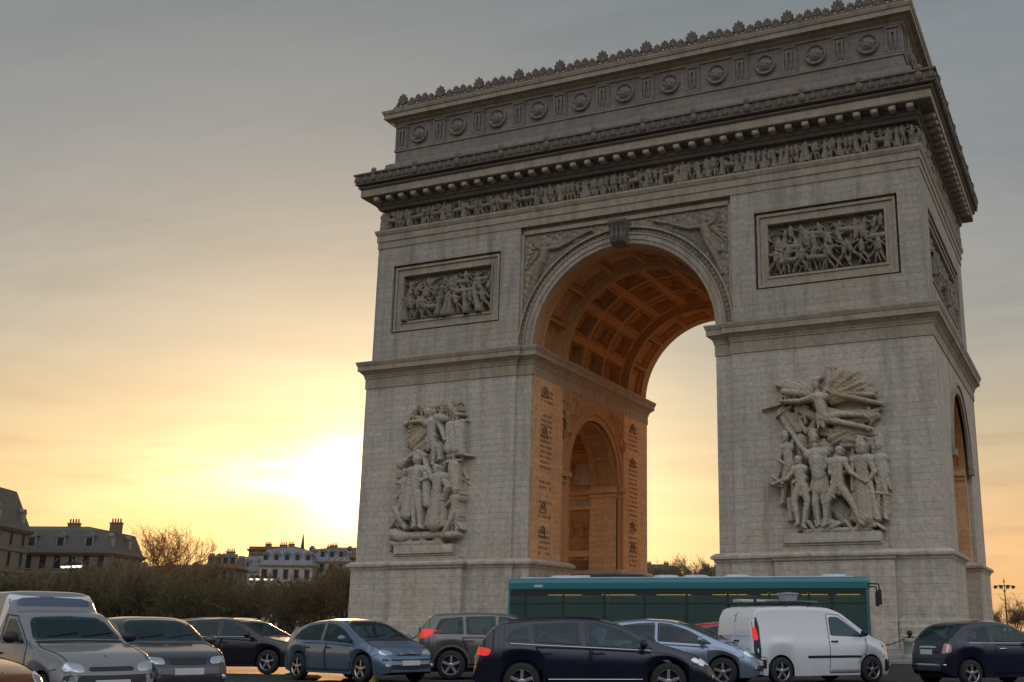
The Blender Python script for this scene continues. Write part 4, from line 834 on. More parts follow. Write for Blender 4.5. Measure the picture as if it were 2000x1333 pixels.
# ------------------------------------------------------------------ vehicles
def smooth_interp(x,pts,s=.035):
    px=[p[0] for p in pts]; pz=[p[1] for p in pts]; f=lambda t:np.interp(t,px,pz)
    k=np.linspace(-2,2,9); w_=np.exp(-k*k/2); w_/=w_.sum()
    lo_,hi_=px[0],px[-1]; out=np.zeros_like(x)
    mar=np.minimum(1,np.minimum((x-lo_)/.12,(hi_-x)/.12).clip(0,1))
    for kk,ww in zip(k,w_): out+=ww*f(x+kk*s*2*mar)
    return out
class Car:
    def __init__(c,spec,paintmat,name,label,cat,p,head,group=None):
        c.s=spec; L=spec['L']; W=spec['W']; c.root=empty(name,p,HEAD0+head); tag(c.root,label,cat,group); c.paint=paintmat
        c.body()
    def body(c):
        s=c.s; L,W=s['L'],s['W']; top=s['top']; belt=s['belt']; rw=s.get('rw',.31); ax=s['ax']; AR_=rw+.055; sill=s.get('sill',.2)
        x=np.unique(np.round(np.concatenate([np.linspace(-L/2,L/2,90),-L/2+L*.5*(1-np.cos(np.linspace(0,PI/2,26))) *.25,L/2-L*.5*(1-np.cos(np.linspace(0,PI/2,26)))*.25]+[np.array([a+AR_*math.cos(t) for t in np.linspace(0,PI,25)]) for a in ax]),4))
        zt=smooth_interp(x,top); zb=np.minimum(smooth_interp(x,belt),zt-.045); fr=s.get('plan',[(0,.74),(.03,.86),(.09,.95),(.22,1),(.78,1),(.90,.955),(.965,.86),(1,.66)])
        wx=np.interp((x+L/2)/L,[p[0] for p in fr],[p[1] for p in fr])
        k=np.ones(7)/7; wp=np.pad(wx,3,mode='edge'); wx=np.convolve(wp,k,'valid')*W/2
        lowend=s.get('low',[(-L/2,.34),(-L/2+.2,.24),(-L/2+.5,sill),(L/2-.6,sill),(L/2-.2,.2),(L/2,.26)])
        zl=np.interp(x,[p[0] for p in lowend],[p[1] for p in lowend])
        for a in ax:
            d=AR_**2-(x-a)**2; zl=np.where(d>0,np.maximum(zl,rw+np.sqrt(np.maximum(d,0))),zl)
        zl=np.minimum(zl,zb-.03); tum=s.get('tum',.26); rows=[]
        T=np.linspace(0,1,10)
        for t in T: rows.append((wx*(1-.07*(1-t)**2-.055*np.maximum(0,t-.62)**2/.144),zl+(zb-zl)*t))
        yb=wx*(1-.055); h=zt-zb; hs=h*.84
        for q in np.linspace(0,1,9)[1:]: rows.append((yb-tum*hs*q-.03*np.sin(q*PI/2)*np.minimum(1,h/.3),zb+hs*q))
        yr,ze=rows[-1]
        for a in np.linspace(0,PI/2,10)[1:]: rows.append((yr*max(0,math.cos(a))**s.get('box',.75),ze+(zt-ze)*math.sin(a)**s.get('box',.75)))
        n=len(x); nr=len(rows); v=[]
        for y,z in rows: v+=[(x[i],-y[i],z[i]) for i in range(n)]
        for y,z in rows[::-1][1:]: v+=[(x[i],y[i],z[i]) for i in range(n)]
        R_=2*nr-1; f=[(j*n+i,j*n+i+1,(j+1)*n+i+1,(j+1)*n+i) for j in range(R_-1) for i in range(n-1)]
        f.append(tuple(j*n for j in range(R_))[::1]); f.append(tuple(j*n+n-1 for j in range(R_))[::-1])
        m=MB(); m.add(v,f[:-2],True); m.add([v[i] for i in f[-2]],[tuple(range(R_-1,-1,-1))]); m.add([v[i] for i in f[-1]],[tuple(range(R_-1,-1,-1))])
        c.bm_=m; c.bo=m.build('body',c.paint,c.root); c.bvh=BVHTree.FromPolygons([Vector(p) for p in m.v],m.f)
        m=MB(); m.box(-L/2+.25,L/2-.25,-W/2+.24,W/2-.24,.19,.62); m.build('underbody',UNDER,c.root)
        rt_=s.get('rim',RIM)
        for a in ax:
            for sg in (-1,1): wheel(c.root,(a,sg*(W/2-.115),rw),rw,sg,rt_,s.get('spokes',5))
    def cut(c,view,poly,sides):
        """opens the bodywork behind a pane so that one looks into the cabin"""
        P=np.array(poly,float); cen=P.mean(0); P=cen+(P-cen)*.97
        me=c.bo.data; bm=bmesh.new(); bm.from_mesh(me); kill=[]
        def inside(a,b):
            r=False; j=len(P)-1
            for i in range(len(P)):
                if (P[i][1]>b)!=(P[j][1]>b) and a<(P[j][0]-P[i][0])*(b-P[i][1])/(P[j][1]-P[i][1]+1e-12)+P[i][0]: r=not r
                j=i
            return r
        for f in bm.faces:
            n=f.normal; o=f.calc_center_median()
            if view=='side':
                if abs(n.y)<.3 or (1 if o.y>0 else -1) not in sides: continue
                ok=all(inside(v.co.x,v.co.z) for v in f.verts)
            else:
                sx=1 if view=='front' else -1
                if o.x*sx<.0 or abs(n.y)>.85: continue
                ok=all(inside(v.co.y,v.co.z) for v in f.verts)
            if ok: kill.append(f)
        bmesh.ops.delete(bm,geom=kill,context='FACES'); bm.to_mesh(me); bm.free()
    def cabin(c,x0,x1,zf,zh):
        """dark cabin: tub, dashboard, seats with head rests"""
        W=c.s['W']; m=MB(); m.box(x0,x1,-W/2+.2,W/2-.2,.5,zf-.12); m.box(x1-.35,x1,-W/2+.22,W/2-.22,zf-.12,zf-.01); o=m.build('cabin',TRIMIN,c.root)
        for xs in (x1-1.15,x1-2.0):
            if xs<x0+.1: continue
            for y_ in (-.36,.36):
                m=MB(); m.tube([(xs+.05,y_,zf-.3),(xs-.08,y_,zf+.02),(xs-.16,y_,zh-.36)],[.2,.22,.17],8); m.ball((xs-.19,y_,zh-.24),(.06,.13,.1),10,6); m.build('car_seat',TRIMIN,o)
    def hit(c,o,d):
        loc,nor,i,_=c.bvh.ray_cast(Vector(o),Vector(d))
        if loc is None: loc,nor,i,_=c.bvh.find_nearest(Vector(o)+Vector(d)*3.)
        if nor.dot(Vector(d))>0: nor=-nor
        return loc,nor
    def decal(c,name,mat,view,poly,off=.006,parent=None,sides=(-1,1),rnd=2,sub=5,thick=.012):
        """panel lying on the bodywork; view 'side' poly=(x,z), 'front'/'rear' poly=(y,z) for y>0 mirrored, 'top' poly=(x,y)"""
        P=[np.array(p,float) for p in poly]
        Q=[]
        for i in range(len(P)):
            a,b,c_=P[i-1],P[i],P[(i+1)%len(P)]; la,lc=np.linalg.norm(a-b),np.linalg.norm(c_-b)
            if min(la,lc)<1e-4 or (abs(b[0])<1e-6 and view in('front','rear') and len(sides)==1): Q.append(b); continue
            r_=.028*rnd; p0=b+(a-b)/la*min(r_,.45*la); p1=b+(c_-b)/lc*min(r_,.45*lc)
            Q+=[(1-t)**2*p0+2*t*(1-t)*b+t*t*p1 for t in (0,.25,.5,.75,1)]
        P=Q; D=[]
        for i in range(len(P)):
            a,b=P[i],P[(i+1)%len(P)]; k=max(1,int(np.linalg.norm(b-a)/.09)); D+=[a+(b-a)*t/k for t in range(k)]
        cen=sum(D)/len(D); out=[]
        if mat is GLASS and c.s.get('clear',True): c.cut(view,poly if view=='side' else [tuple(p) for p in poly],sides)
        for sg in sides:
            m=MB(); n=len(D); v=[]
            for ri in range(sub+2):
                sc_=1 if ri==0 else (1,.94,.75,.5,.25,0)[ri-1] if sub==5 else 1-(ri-1)/sub
                for q in D:
                    u=cen+(q-cen)*max(sc_,.002)
                    if view=='side': o,d=(u[0],sg*3,u[1]),(0,-sg,0)
                    elif view=='front': o,d=(6,sg*u[0],u[1]),(-1,0,0)
                    elif view=='rear': o,d=(-6,sg*u[0],u[1]),(1,0,0)
                    else: o,d=(u[0],sg*u[1],4),(0,0,-1)
                    l,nn=c.hit(o,d); v.append(l+nn*(off if ri else -thick))
            fs=[(r*n+i,r*n+(i+1)%n,(r+1)*n+(i+1)%n,(r+1)*n+i) for r in range(sub+1) for i in range(n)]
            m.add(v,fs,True)
            # orient outward
            o_=m.build(name,mat,parent or c.root); out.append(o_)
            if mat is GLASS and c.s.get('clear',True):
                o_.data.materials.append(GLASS_C)
                for i_,pl in enumerate(o_.data.polygons): pl.material_index=1 if i_>=2*n else 0
            me=o_.data; bm=bmesh.new(); bm.from_mesh(me); bmesh.ops.recalc_face_normals(bm,faces=bm.faces)
            fc=max(bm.faces,key=lambda F:F.calc_area()); l,nn=c.bvh.find_nearest(fc.calc_center_median())[:2]
            ref={'side':Vector((0,sg,0)),'front':Vector((1,0,0)),'rear':Vector((-1,0,0)),'top':Vector((0,0,1))}[view]
            if fc.normal.dot(ref)<0: bmesh.ops.reverse_faces(bm,faces=bm.faces)
            bm.to_mesh(me); bm.free()
        return out
    def centre(c,name,mat,view,poly,**k):
        """panel crossing the centre line: poly for y>0 side is mirrored into one outline"""
        full=list(poly)+[(-y,z) for y,z in reversed(poly) if y] if view!='top' else list(poly)+[(x,-y) for x,y in reversed(poly)]
        return c.decal(name,mat,view,full,sides=(1,),**k)
    def seam(c,view,poly,closed=True,mirror=True,r=.007,mat=None,name='panel_gap'):
        P=[np.array(p,float) for p in poly]; 
        if closed: P.append(P[0])
        Q=[]
        for a,b in zip(P,P[1:]):
            k=max(1,int(np.linalg.norm(b-a)/.07)); Q+=[a+(b-a)*t/k for t in range(k)]
        Q.append(P[-1])
        for sg in ((-1,1) if mirror else (1,)):
            pts=[]
            for u in Q:
                o,d={'side':((u[0],sg*3,u[1]),(0,-sg,0)),'front':((6,sg*u[0],u[1]),(-1,0,0)),'rear':((-6,sg*u[0],u[1]),(1,0,0)),'top':((u[0],sg*u[1],4),(0,0,-1))}[view]
                l,nn=c.hit(o,d); pts.append(l+nn*.002)
            m=MB(); m.tube(pts,r,5); m.build(name,mat or UNDER,c.root)
    def handle(c,x,z,door_=None,mat=None,side=(-1,1)):
        for sg in side:
            l,nn=c.hit((x,sg*3,z),(0,-sg,0)); m=MB(); m.tube([l+Vector((-.1,0,0))+nn*.0,l+Vector((-.08,0,0))+nn*.03,l+Vector((.08,0,0))+nn*.03,l+Vector((.1,0,0))],.016,8); m.build('door_handle',mat or c.paint,door_[0 if sg<0 else -1] if door_ else c.root)
    def mirror(c,x,z,mat=None):
        for sg in (-1,1):
            l,nn=c.hit((x,sg*3,z),(0,-sg,0)); m=MB(); m.tube([l,l+Vector((.0,sg*.1,.02))],.025,6); m.ball(l+Vector((0,sg*.18,.06)),(.07,.12,.085),12,8); o=m.build('wing_mirror',mat or c.paint,c.root)
    def plate(c,view,z,w=.52):
        xs=6 if view=='front' else -6; l,nn=c.hit((xs,0,z),(-1 if xs>0 else 1,0,0)); s=1 if xs>0 else -1
        m=MB(); m.box(*sorted((l.x-s*.03,l.x+s*.022)),-w/2,w/2,z-.055,z+.055); o=m.build('number_plate',PLATE,c.root,bevel=.006)
def wheel(root,pos,r,sg,rimmat,ns):
    m=MB(); m.lathe([(r*.66,-.095),(r*.9,-.1),(r*.985,-.075),(r,-.03),(r,.03),(r*.985,.075),(r*.9,.1),(r*.66,.095)],'y',36); m.lathe([(r*.66,-.095),(r*.62,-.03),(r*.62,.03),(r*.66,.095)],'y',36); m.lathe([(r*.63,-.0),(0.0,-.0)],'y',36)
    w_=m.build('wheel',TYRE,root,loc=pos)
    m=MB(); y=sg*.07; m.lathe([(r*.70,y),(r*.64,y+sg*.022),(r*.60,y)],'y',36); m.lathe([(.055,y+sg*.012),(.045,y+sg*.02),(0,y+sg*.022)],'y',14)
    for k in range(ns):
        a=2*PI*k/ns+.3; ca,sa=math.cos(a),math.sin(a)
        c_=(ca*r*.33,y,sa*r*.33); m.obox(c_,(ca*r*.31,0,sa*r*.31),(0,.012,0),(-sa*r*.085,0,ca*r*.085))
    m.build('rim',rimmat,w_,bevel=.004)
def dress(c,cfg):
    if c.s.get('clear',True) and c.s.get('cab'): c.cabin(*c.s['cab'])
    """glazing, lamps, doors, bumpers from outlines"""
    L=c.s['L']; W=c.s['W']; xc=[p[0] for p in c.s['top'] if p[1]<1.12 and p[0]>.5][0]
    c.seam('top',[(xc+.08,0),(xc+.05,.55*W*.72),(xc+.35,.60*W*.72),(L/2-.22,.52*W*.72)],closed=False)
    c.seam('rear',[(0,.60),(.40*W,.62)],closed=False); c.seam('side',[(L/2-.42,.30),(L/2-.50,.60),(L/2-.30,.66)],closed=False); c.seam('side',[(-L/2+.40,.32),(-L/2+.32,.62),(-L/2+.12,.66)],closed=False)
    for sg in (-1,1):                                       # fog lamps and wipers
        l,nn=c.hit((6,sg*.62*W/1.7,.40),(-1,0,0)); m=MB(); m.ball(l,(.02,.06,.045),10,6); m.build('fog_lamp',LAMPGL,c.root)
    for y_ in (-.45,.1):
        l,nn=c.hit((6,y_,c.s['cab'][2]+.10),(-1,0,0)); l2,n2=c.hit((6,y_+.5,c.s['cab'][2]+.16),(-1,0,0)); m=MB(); m.tube([l+nn*.02,l2+n2*.02],.009,5); m.build('wiper',BLACK,c.root)
    for name,mat,view,poly in cfg: 
        if view=='centre_front': c.centre(name,mat,'front',poly)
        elif view=='centre_rear': c.centre(name,mat,'rear',poly)
        elif view=='centre_top': c.centre(name,mat,'top',poly)
        elif name=='handle': pass
        else: c.decal(name,mat,view,poly)
def doors(c,polys,hz,hmat=None):
    for P,hx in polys:
        c.seam('side',P); d=c.decal('door',c.paint,'side',P,off=.005,rnd=1,sub=6); c.handle(hx,hz,d,hmat)

GLASS_C=glassmat('clear car glass with reflection tint',(.025,.055,.065),.5,(.50,.64,.66))  # teal base colour stands in for sky reflected in the panes
TRIMIN=plain('dark cabin trim',(.022,.022,.024),.8)
NAVY=paint('deep navy paint',(.003,.006,.022)); INKY=paint('black blue paint',(.006,.007,.012)); SILVERB=paint('silver blue paint',(.13,.19,.28),.55,.32); SILVER=paint('silver paint',(.24,.30,.39),.6,.3)
GREYG=paint('warm grey paint',(.13,.125,.115),.4,.34); WHITE=paint('white paint',(.70,.71,.72)); DULLW=paint('dull white paint',(.20,.205,.21),.0,.4); ORANGE=paint('rusty orange paint',(.16,.045,.01)); REDP=paint('red paint',(.35,.02,.025)); GREYB=paint('dark grey blue paint',(.045,.05,.06),.3)
BUMPGR=plain('grey bumper',(.07,.07,.075),.5)

# 1 silver-blue rounded hatchback (three-quarter front)
S=dict(cab=(-1.7,1.05,.93,1.42),L=4.28,W=1.77,ax=(-1.28,1.33),rw=.325,
 top=[(-2.14,.50),(-2.11,.82),(-2.02,1.0),(-1.78,1.17),(-1.4,1.33),(-.9,1.44),(-.35,1.475),(.05,1.45),(.42,1.355),(1.22,.985),(1.32,.955),(1.75,.83),(1.98,.70),(2.09,.58),(2.14,.42)],
 belt=[(-2.14,.45),(-2.0,.9),(-1.5,.94),(.9,.87),(1.3,.83),(1.95,.62),(2.14,.4)])
c=Car(S,SILVERB,'hatchback_car','silver blue rounded hatchback with an arched roof, facing right in front of the left pier','car',at(700,28.3),R(-41))
doors(c,[([(-1.02,.27),(-.92,.62),(-1.0,.9),(-.12,.9),(-.12,.27)],-.85),([(-.10,.27),(-.10,.9),(.95,.84),(.95,.5),(.88,.27)],.02)],.79,BLACK)
dress(c,[('side_window',GLASS,'side',[(-1.62,.975),(-1.40,1.19),(-1.0,1.31),(-.38,1.37),(-.38,.955)]),('side_window',GLASS,'side',[(-.32,.955),(-.32,1.37),(.05,1.345),(.42,1.23),(.98,.915),(.9,.90)]),
 ('windscreen',GLASS,'centre_front',[(0,1.415),(.45,1.40),(.60,1.33),(.72,1.0),(0,1.02)]),('rear_window',GLASS,'centre_rear',[(0,1.36),(.42,1.34),(.58,1.1),(0,1.1)]),
 ('headlight',LAMPGL,'front',[(.42,.66),(.48,.73),(.70,.78),(.76,.70),(.70,.635)]),('grille',BLACK,'centre_front',[(0,.66),(.36,.655),(.36,.625),(0,.62)]),('bumper_strip',BLACK,'centre_front',[(0,.545),(.72,.56),(.74,.52),(0,.50)]),
 ('air_intake',BLACK,'centre_front',[(0,.43),(.58,.43),(.62,.34),(0,.31)]),('tail_light',RED,'rear',[(.55,.78),(.55,1.0),(.72,.96),(.74,.8)]),('cowl',BLACK,'centre_front',[(0,1.01),(.70,.99),(.71,.97),(0,.975)])])
c.mirror(.72,.95); c.plate('front',.46)
for sg in (-1,1):
    l,_=c.hit((6,sg*.12,.67),(-1,0,0)); m=MB(); m.tube([l+Vector((.02,sg*.12,-.01)),l+Vector((.035,-sg*.11,.03)),l+Vector((.02,sg*.1,.0))],.012,5); m.build('chrome_strip',CHROME,c.root)

# 2 navy estate-like hatch in the foreground
S=dict(cab=(-1.85,1.1,.93,1.42),L=4.42,W=1.8,ax=(-1.33,1.32),rw=.33,
 top=[(-2.21,.48),(-2.18,.88),(-2.10,1.02),(-1.86,1.31),(-1.76,1.37),(-1.2,1.44),(-.5,1.475),(0,1.455),(.42,1.36),(1.28,.96),(1.40,.93),(1.85,.80),(2.06,.66),(2.17,.54),(2.21,.40)],
 belt=[(-2.21,.44),(-2.1,.95),(-1.6,.99),(.9,.86),(1.35,.82),(2.0,.6),(2.21,.38)])
c=Car(S,NAVY,'family_car','deep navy five door hatchback filling the middle foreground, in front of the bus','car',at(1160,21.6),R(4))
doors(c,[([(-1.08,.28),(-.95,.65),(-1.1,.93),(-.1,.9),(-.1,.28)],-.9),([(-.08,.28),(-.08,.9),(1.0,.84),(1.0,.5),(.9,.28)],.05)],.82)
dress(c,[('side_window',GLASS,'side',[(-1.66,1.04),(-1.52,1.22),(-1.25,1.30),(-1.18,1.02)]),('side_window',GLASS,'side',[(-1.12,1.01),(-1.17,1.32),(-.55,1.37),(-.30,1.375),(-.26,.965)]),('side_window',GLASS,'side',[(-.18,.96),(-.2,1.375),(.12,1.345),(.5,1.22),(1.06,.91),(.95,.89)]),
 ('windscreen',GLASS,'centre_front',[(0,1.41),(.46,1.40),(.60,1.33),(.73,.99),(0,1.0)]),('rear_window',GLASS,'centre_rear',[(0,1.34),(.50,1.31),(.66,1.07),(0,1.06)]),
 ('headlight',LAMPGL,'front',[(.46,.62),(.5,.70),(.72,.76),(.76,.66),(.70,.60)]),('grille',BLACK,'centre_front',[(0,.66),(.40,.65),(.36,.54),(0,.53)]),('air_intake',BLACK,'centre_front',[(0,.42),(.6,.42),(.62,.33),(0,.31)]),
 ('tail_light',REDON,'rear',[(.62,.78),(.64,.93),(.78,.92),(.80,.79)])])
for sg in (-1,1):
    pts=[]
    for x_ in np.linspace(-1.55,1.0,12):
        l,nn=c.hit((x_,sg*3,.985-(x_+1.55)*.045),(0,-sg,0)); pts.append(l+nn*.006)
    m=MB(); m.tube(pts,.011,5); m.build('window_trim',CHROME,c.root)
    pts=[]
    for x_ in np.linspace(-.85,.85,8):
        l,nn=c.hit((x_,sg*3,.37),(0,-sg,0)); pts.append(l+nn*.006)
    m=MB(); m.tube(pts,.012,5); m.build('sill_trim',CHROME,c.root)
c.decal('tail_light',REDON,'side',[(-2.10,.78),(-2.06,.93),(-1.88,.88),(-1.94,.77)]); c.decal('headlight',LAMPGL,'side',[(1.72,.70),(1.80,.76),(2.0,.66),(1.98,.58)])
c.mirror(.86,.93,BLACK); c.plate('rear',.72)
for y_ in np.linspace(-.5,.5,2):
    pts=[c.hit((x_,y_*1.06,4),(0,0,-1))[0]+Vector((0,0,.02)) for x_ in np.linspace(-1.6,.1,8)]; m=MB(); m.tube(pts,.016,6); m.build('roof_rail',BLACK,c.root)

# 3 grey off-roader behind, brake light on
S=dict(cab=(-1.95,1.05,1.08,1.60),L=4.45,W=1.84,ax=(-1.3,1.33),rw=.36,sill=.30,tum=.22,
 top=[(-2.22,.52),(-2.2,1.02),(-2.12,1.25),(-1.93,1.55),(-1.78,1.62),(-.6,1.67),(.1,1.63),(.45,1.52),(1.12,1.12),(1.25,1.08),(1.95,.96),(2.14,.80),(2.20,.62),(2.22,.5)],
 belt=[(-2.22,.48),(-2.12,1.05),(-1.6,1.08),(1.0,1.02),(1.9,.84),(2.22,.5)],low=[(-2.22,.42),(-2.0,.34),(-1.7,.3),(1.7,.3),(2.22,.36)])
c=Car(S,GREYG,'off_road_car','grey off road car with lit tail lamp, partly hidden by the navy hatchback','car',at(984,29.8),R(6))
doors(c,[([(-1.0,.36),(-.9,.7),(-1.05,1.03),(-.1,1.03),(-.1,.36)],-.85),([(-.08,.36),(-.08,1.03),(.98,.99),(.98,.6),(.9,.36)],.05)],.95)
dress(c,[('side_window',GLASS,'side',[(-1.78,1.12),(-1.62,1.48),(-1.05,1.54),(-1.0,1.11)]),('side_window',GLASS,'side',[(-.94,1.11),(-.98,1.54),(-.22,1.56),(-.2,1.1)]),('side_window',GLASS,'side',[(-.12,1.1),(-.14,1.56),(.12,1.53),(.45,1.42),(.95,1.08)]),
 ('windscreen',GLASS,'centre_front',[(0,1.57),(.5,1.55),(.62,1.48),(.74,1.15),(0,1.16)]),('rear_window',GLASS,'centre_rear',[(0,1.52),(.55,1.5),(.68,1.16),(0,1.14)]),
 ('headlight',LAMPGL,'front',[(.5,.8),(.52,.9),(.76,.9),(.78,.8)]),('grille',BLACK,'centre_front',[(0,.88),(.44,.88),(.42,.74),(0,.74)]),('bumper_strip',BLACK,'centre_rear',[(0,.62),(.78,.62),(.78,.46),(0,.46)])])
c.decal('tail_light',REDON,'rear',[(.66,1.0),(.67,1.25),(.80,1.23),(.82,1.02)]); c.decal('tail_light',REDON,'side',[(-2.14,1.02),(-2.08,1.2),(-2.0,1.18),(-2.04,1.02)]); c.mirror(.8,1.12); c.plate('rear',.86)
for a in S['ax']:
    for sg in (-1,1):
        pts=[]
        for t in np.linspace(.08,PI-.08,16):
            l,nn=c.hit((a+(.36+.1)*math.cos(t),sg*3,.36+(.36+.1)*math.sin(t)),(0,-sg,0)); pts.append(l+nn*.004)
        m=MB(); m.tube(pts,.035,6); m.build('wheel_arch',BUMPGR,c.root)

# 4 silver compact half hidden between the navy hatchback and the van
S=dict(cab=(-1.7,1.1,.95,1.43),L=4.2,W=1.76,ax=(-1.25,1.32),rw=.32,
 top=[(-2.1,.5),(-2.07,.88),(-1.98,1.05),(-1.7,1.35),(-1.55,1.42),(-.6,1.50),(.0,1.47),(.45,1.36),(1.3,.98),(1.4,.95),(1.8,.82),(2.0,.66),(2.08,.54),(2.1,.42)],
 belt=[(-2.1,.45),(-1.95,.94),(-1.5,.98),(.9,.9),(1.3,.85),(1.9,.64),(2.1,.4)])
c=Car(S,SILVER,'compact_car','silver compact car half hidden between the navy hatchback and the white van','car',at(1316,27),R(-16))
doors(c,[([(-1.0,.28),(-.9,.65),(-1.05,.92),(-.1,.92),(-.1,.28)],-.85),([(-.08,.28),(-.08,.92),(1.0,.86),(1.0,.5),(.9,.28)],.05)],.83)
dress(c,[('side_window',GLASS,'side',[(-1.5,1.02),(-1.35,1.3),(-.75,1.38),(-.28,1.4),(-.26,.98)]),('side_window',GLASS,'side',[(-.2,.98),(-.22,1.4),(.08,1.37),(.5,1.24),(1.08,.94),(1.0,.92)]),
 ('windscreen',GLASS,'centre_front',[(0,1.42),(.46,1.41),(.6,1.34),(.73,1.01),(0,1.02)]),('rear_window',GLASS,'centre_rear',[(0,1.38),(.5,1.35),(.62,1.1),(0,1.1)]),
 ('headlight',LAMPGL,'front',[(.44,.66),(.5,.75),(.72,.80),(.76,.70),(.7,.64)]),('grille',BLACK,'centre_front',[(0,.68),(.38,.67),(.36,.6),(0,.6)]),('air_intake',BLACK,'centre_front',[(0,.46),(.6,.46),(.62,.34),(0,.32)]),('tail_light',RED,'rear',[(.58,.8),(.6,1.1),(.74,1.06),(.76,.82)])])
c.mirror(.84,.96); c.plate('front',.5)

# 5 white panel van with roof rack
S=dict(box=.42,cab=(-.1,1.2,1.08,1.6),L=4.22,W=1.83,ax=(-1.36,1.34),rw=.315,tum=.10,
 plan=[(0,.88),(.02,.94),(.06,.98),(.2,1),(.78,1),(.90,.955),(.965,.85),(1,.62)],
 top=[(-2.11,.5),(-2.095,1.2),(-2.05,1.62),(-1.96,1.75),(-1.75,1.79),(-.6,1.82),(.15,1.79),(.5,1.68),(1.28,1.16),(1.42,1.10),(1.85,.96),(2.02,.80),(2.09,.62),(2.11,.42)],
 belt=[(-2.11,.48),(-2.06,.95),(-1.9,1.06),(.6,1.06),(1.2,1.0),(1.85,.78),(2.11,.4)])
c=Car(S,WHITE,'panel_van','white panel van with a loaded roof rack, in front of the bus','van',at(1572,28.1),R(28))
d=c.decal('side_panel',c.paint,'side',[(-1.72,1.02),(-1.7,1.58),(-.02,1.60),(-.02,1.02)],off=-.004,rnd=2,thick=.02)
doors(c,[([(.04,.26),(.04,1.62),(.42,1.6),(1.18,1.05),(1.18,.62),(1.02,.4),(.95,.26)],.2)],.98,BLACK)
dress(c,[('side_window',GLASS,'side',[(.10,1.12),(.10,1.56),(.38,1.56),(1.12,1.10),(1.1,1.08)]),('windscreen',GLASS,'centre_front',[(0,1.72),(.56,1.69),(.68,1.6),(.76,1.18),(0,1.19)]),
 ('rub_strip',BLACK,'side',[(-.62,.60),(-.62,.66),(1.0,.66),(1.0,.60)]),('headlight',LAMPGL,'front',[(.48,.72),(.54,.92),(.74,1.0),(.78,.84),(.72,.72)]),('grille',BLACK,'centre_front',[(0,.80),(.42,.78),(.42,.7),(0,.7)]),('bumper',BUMPGR,'centre_front',[(0,.62),(.74,.62),(.78,.3),(0,.28)]),
 ('rear_bumper',BLACK,'centre_rear',[(0,.56),(.84,.56),(.84,.40),(0,.38)])])
c.decal('bumper',BLACK,'side',[(1.78,.56),(1.98,.56),(2.04,.3),(1.8,.27)],rnd=1); c.decal('rear_bumper',BLACK,'side',[(-2.07,.58),(-1.80,.58),(-1.78,.38),(-2.07,.38)],rnd=1)
for sg in (-1,1):
    d=c.decal('rear_door',c.paint,'rear',[(.015,.6),(.015,1.68),(.72,1.64),(.76,1.1),(.78,.6)],sides=(sg,),off=.008,rnd=1)
    c.decal('door_panel',c.paint,'rear',[(.08,1.1),(.08,1.58),(.66,1.54),(.70,1.1)],sides=(sg,),off=.016,parent=d[0])
    c.decal('lamp_column',BLACK,'side',[(-2.075,.58),(-2.06,1.64),(-1.99,1.66),(-1.93,1.3),(-1.94,.58)],sides=(sg,),rnd=1)
    c.decal('tail_light',REDON if sg<0 else RED,'side',[(-2.07,1.0),(-2.07,1.32),(-2.0,1.31),(-1.965,1.02)],sides=(sg,),off=.014)
    l,nn=c.hit((-6,sg*.5 if sg<0 else .1,.86),(1,0,0))
m=MB(); m.box(-2.14,-2.09,-.36,-.05,.80,.85); m.build('badge_strip',BLACK,c.root); m=MB(); m.tube([(-2.1,-.02,1.0),(-2.14,-.05,1.0),(-2.14,-.2,1.0),(-2.1,-.23,1.0)],.016,6); m.build('door_handle',BLACK,c.root)
c.mirror(1.02,1.12,BLACK); c.plate('rear',.7,.3)
m=MB()
for sg in (-1,1): m.tube([(-1.85,sg*.70,1.86),(-.9,sg*.70,1.90),(.1,sg*.70,1.87)],.022,6)
for x_ in (-1.75,-1.1,-.45,.05):
    m.tube([(x_,-.74,1.78),(x_,-.70,1.87),(x_,.70,1.87),(x_,.74,1.78)],.018,6)
rack=m.build('roof_rack',BLACK,c.root)
def load(nm,mat,label,dims,off,cat):
    o=empty(nm,c.root.matrix_basis@Vector(off) if False else Matrix.Translation(c.root.location)@Matrix.Rotation(c.root.rotation_euler.z,4,'Z')@Vector(off),c.root.rotation_euler.z); tag(o,label,cat,'loads on the van roof rack'); return o
o=load('pipe_bundle',None,'pale bundle of pipes lying along the roof rack of the white van',None,(-1.0,.3,1.885),'pipes')
m=MB(); 
for q in range(4): m.tube([(-.8,-.12+q*.085,.045),(.85,-.12+q*.085,.045)],.04,8)
m.build('pipes',plain('pale plastic pipe',(.42,.4,.36),.5),o); m=MB(); m.box(-.4,-.34,-.18,.2,0,.1); m.box(.4,.46,-.18,.2,0,.1); m.build('strap',BLACK,o)
o=load('roof_box',None,'small grey bin standing on the roof rack of the white van',None,(-.72,-.32,1.885),'box')
m=MB(); m.sweep([(-.16,-.14),(.16,-.14),(.16,.14),(-.16,.14)],[(-.02,0),(.02,.2),(.04,.2),(.04,.23),(-.12,.25)]); m.build('tub',plain('grey tub',(.3,.33,.36),.5),o); m=MB(); m.tube([(-.1,0,.24),(-.06,0,.29),(.06,0,.29),(.1,0,.24)],.012,6); m.build('lid_handle',BLACK,o)
o=load('lamp_bar',None,'dark ladder folded flat on the roof rack of the white van',None,(-.35,-.08,1.885),'ladder')
m=MB()
for q in (-.14,.14): m.box(-.75,.6,q-.02,q+.02,.0,.06)
for q in range(6): m.box(-.65+q*.23,-.62+q*.23,-.12,.12,.015,.045)
m.build('ladder_frame',plain('dull aluminium',(.3,.3,.3),.4,.7),o)
o.name='ladder'

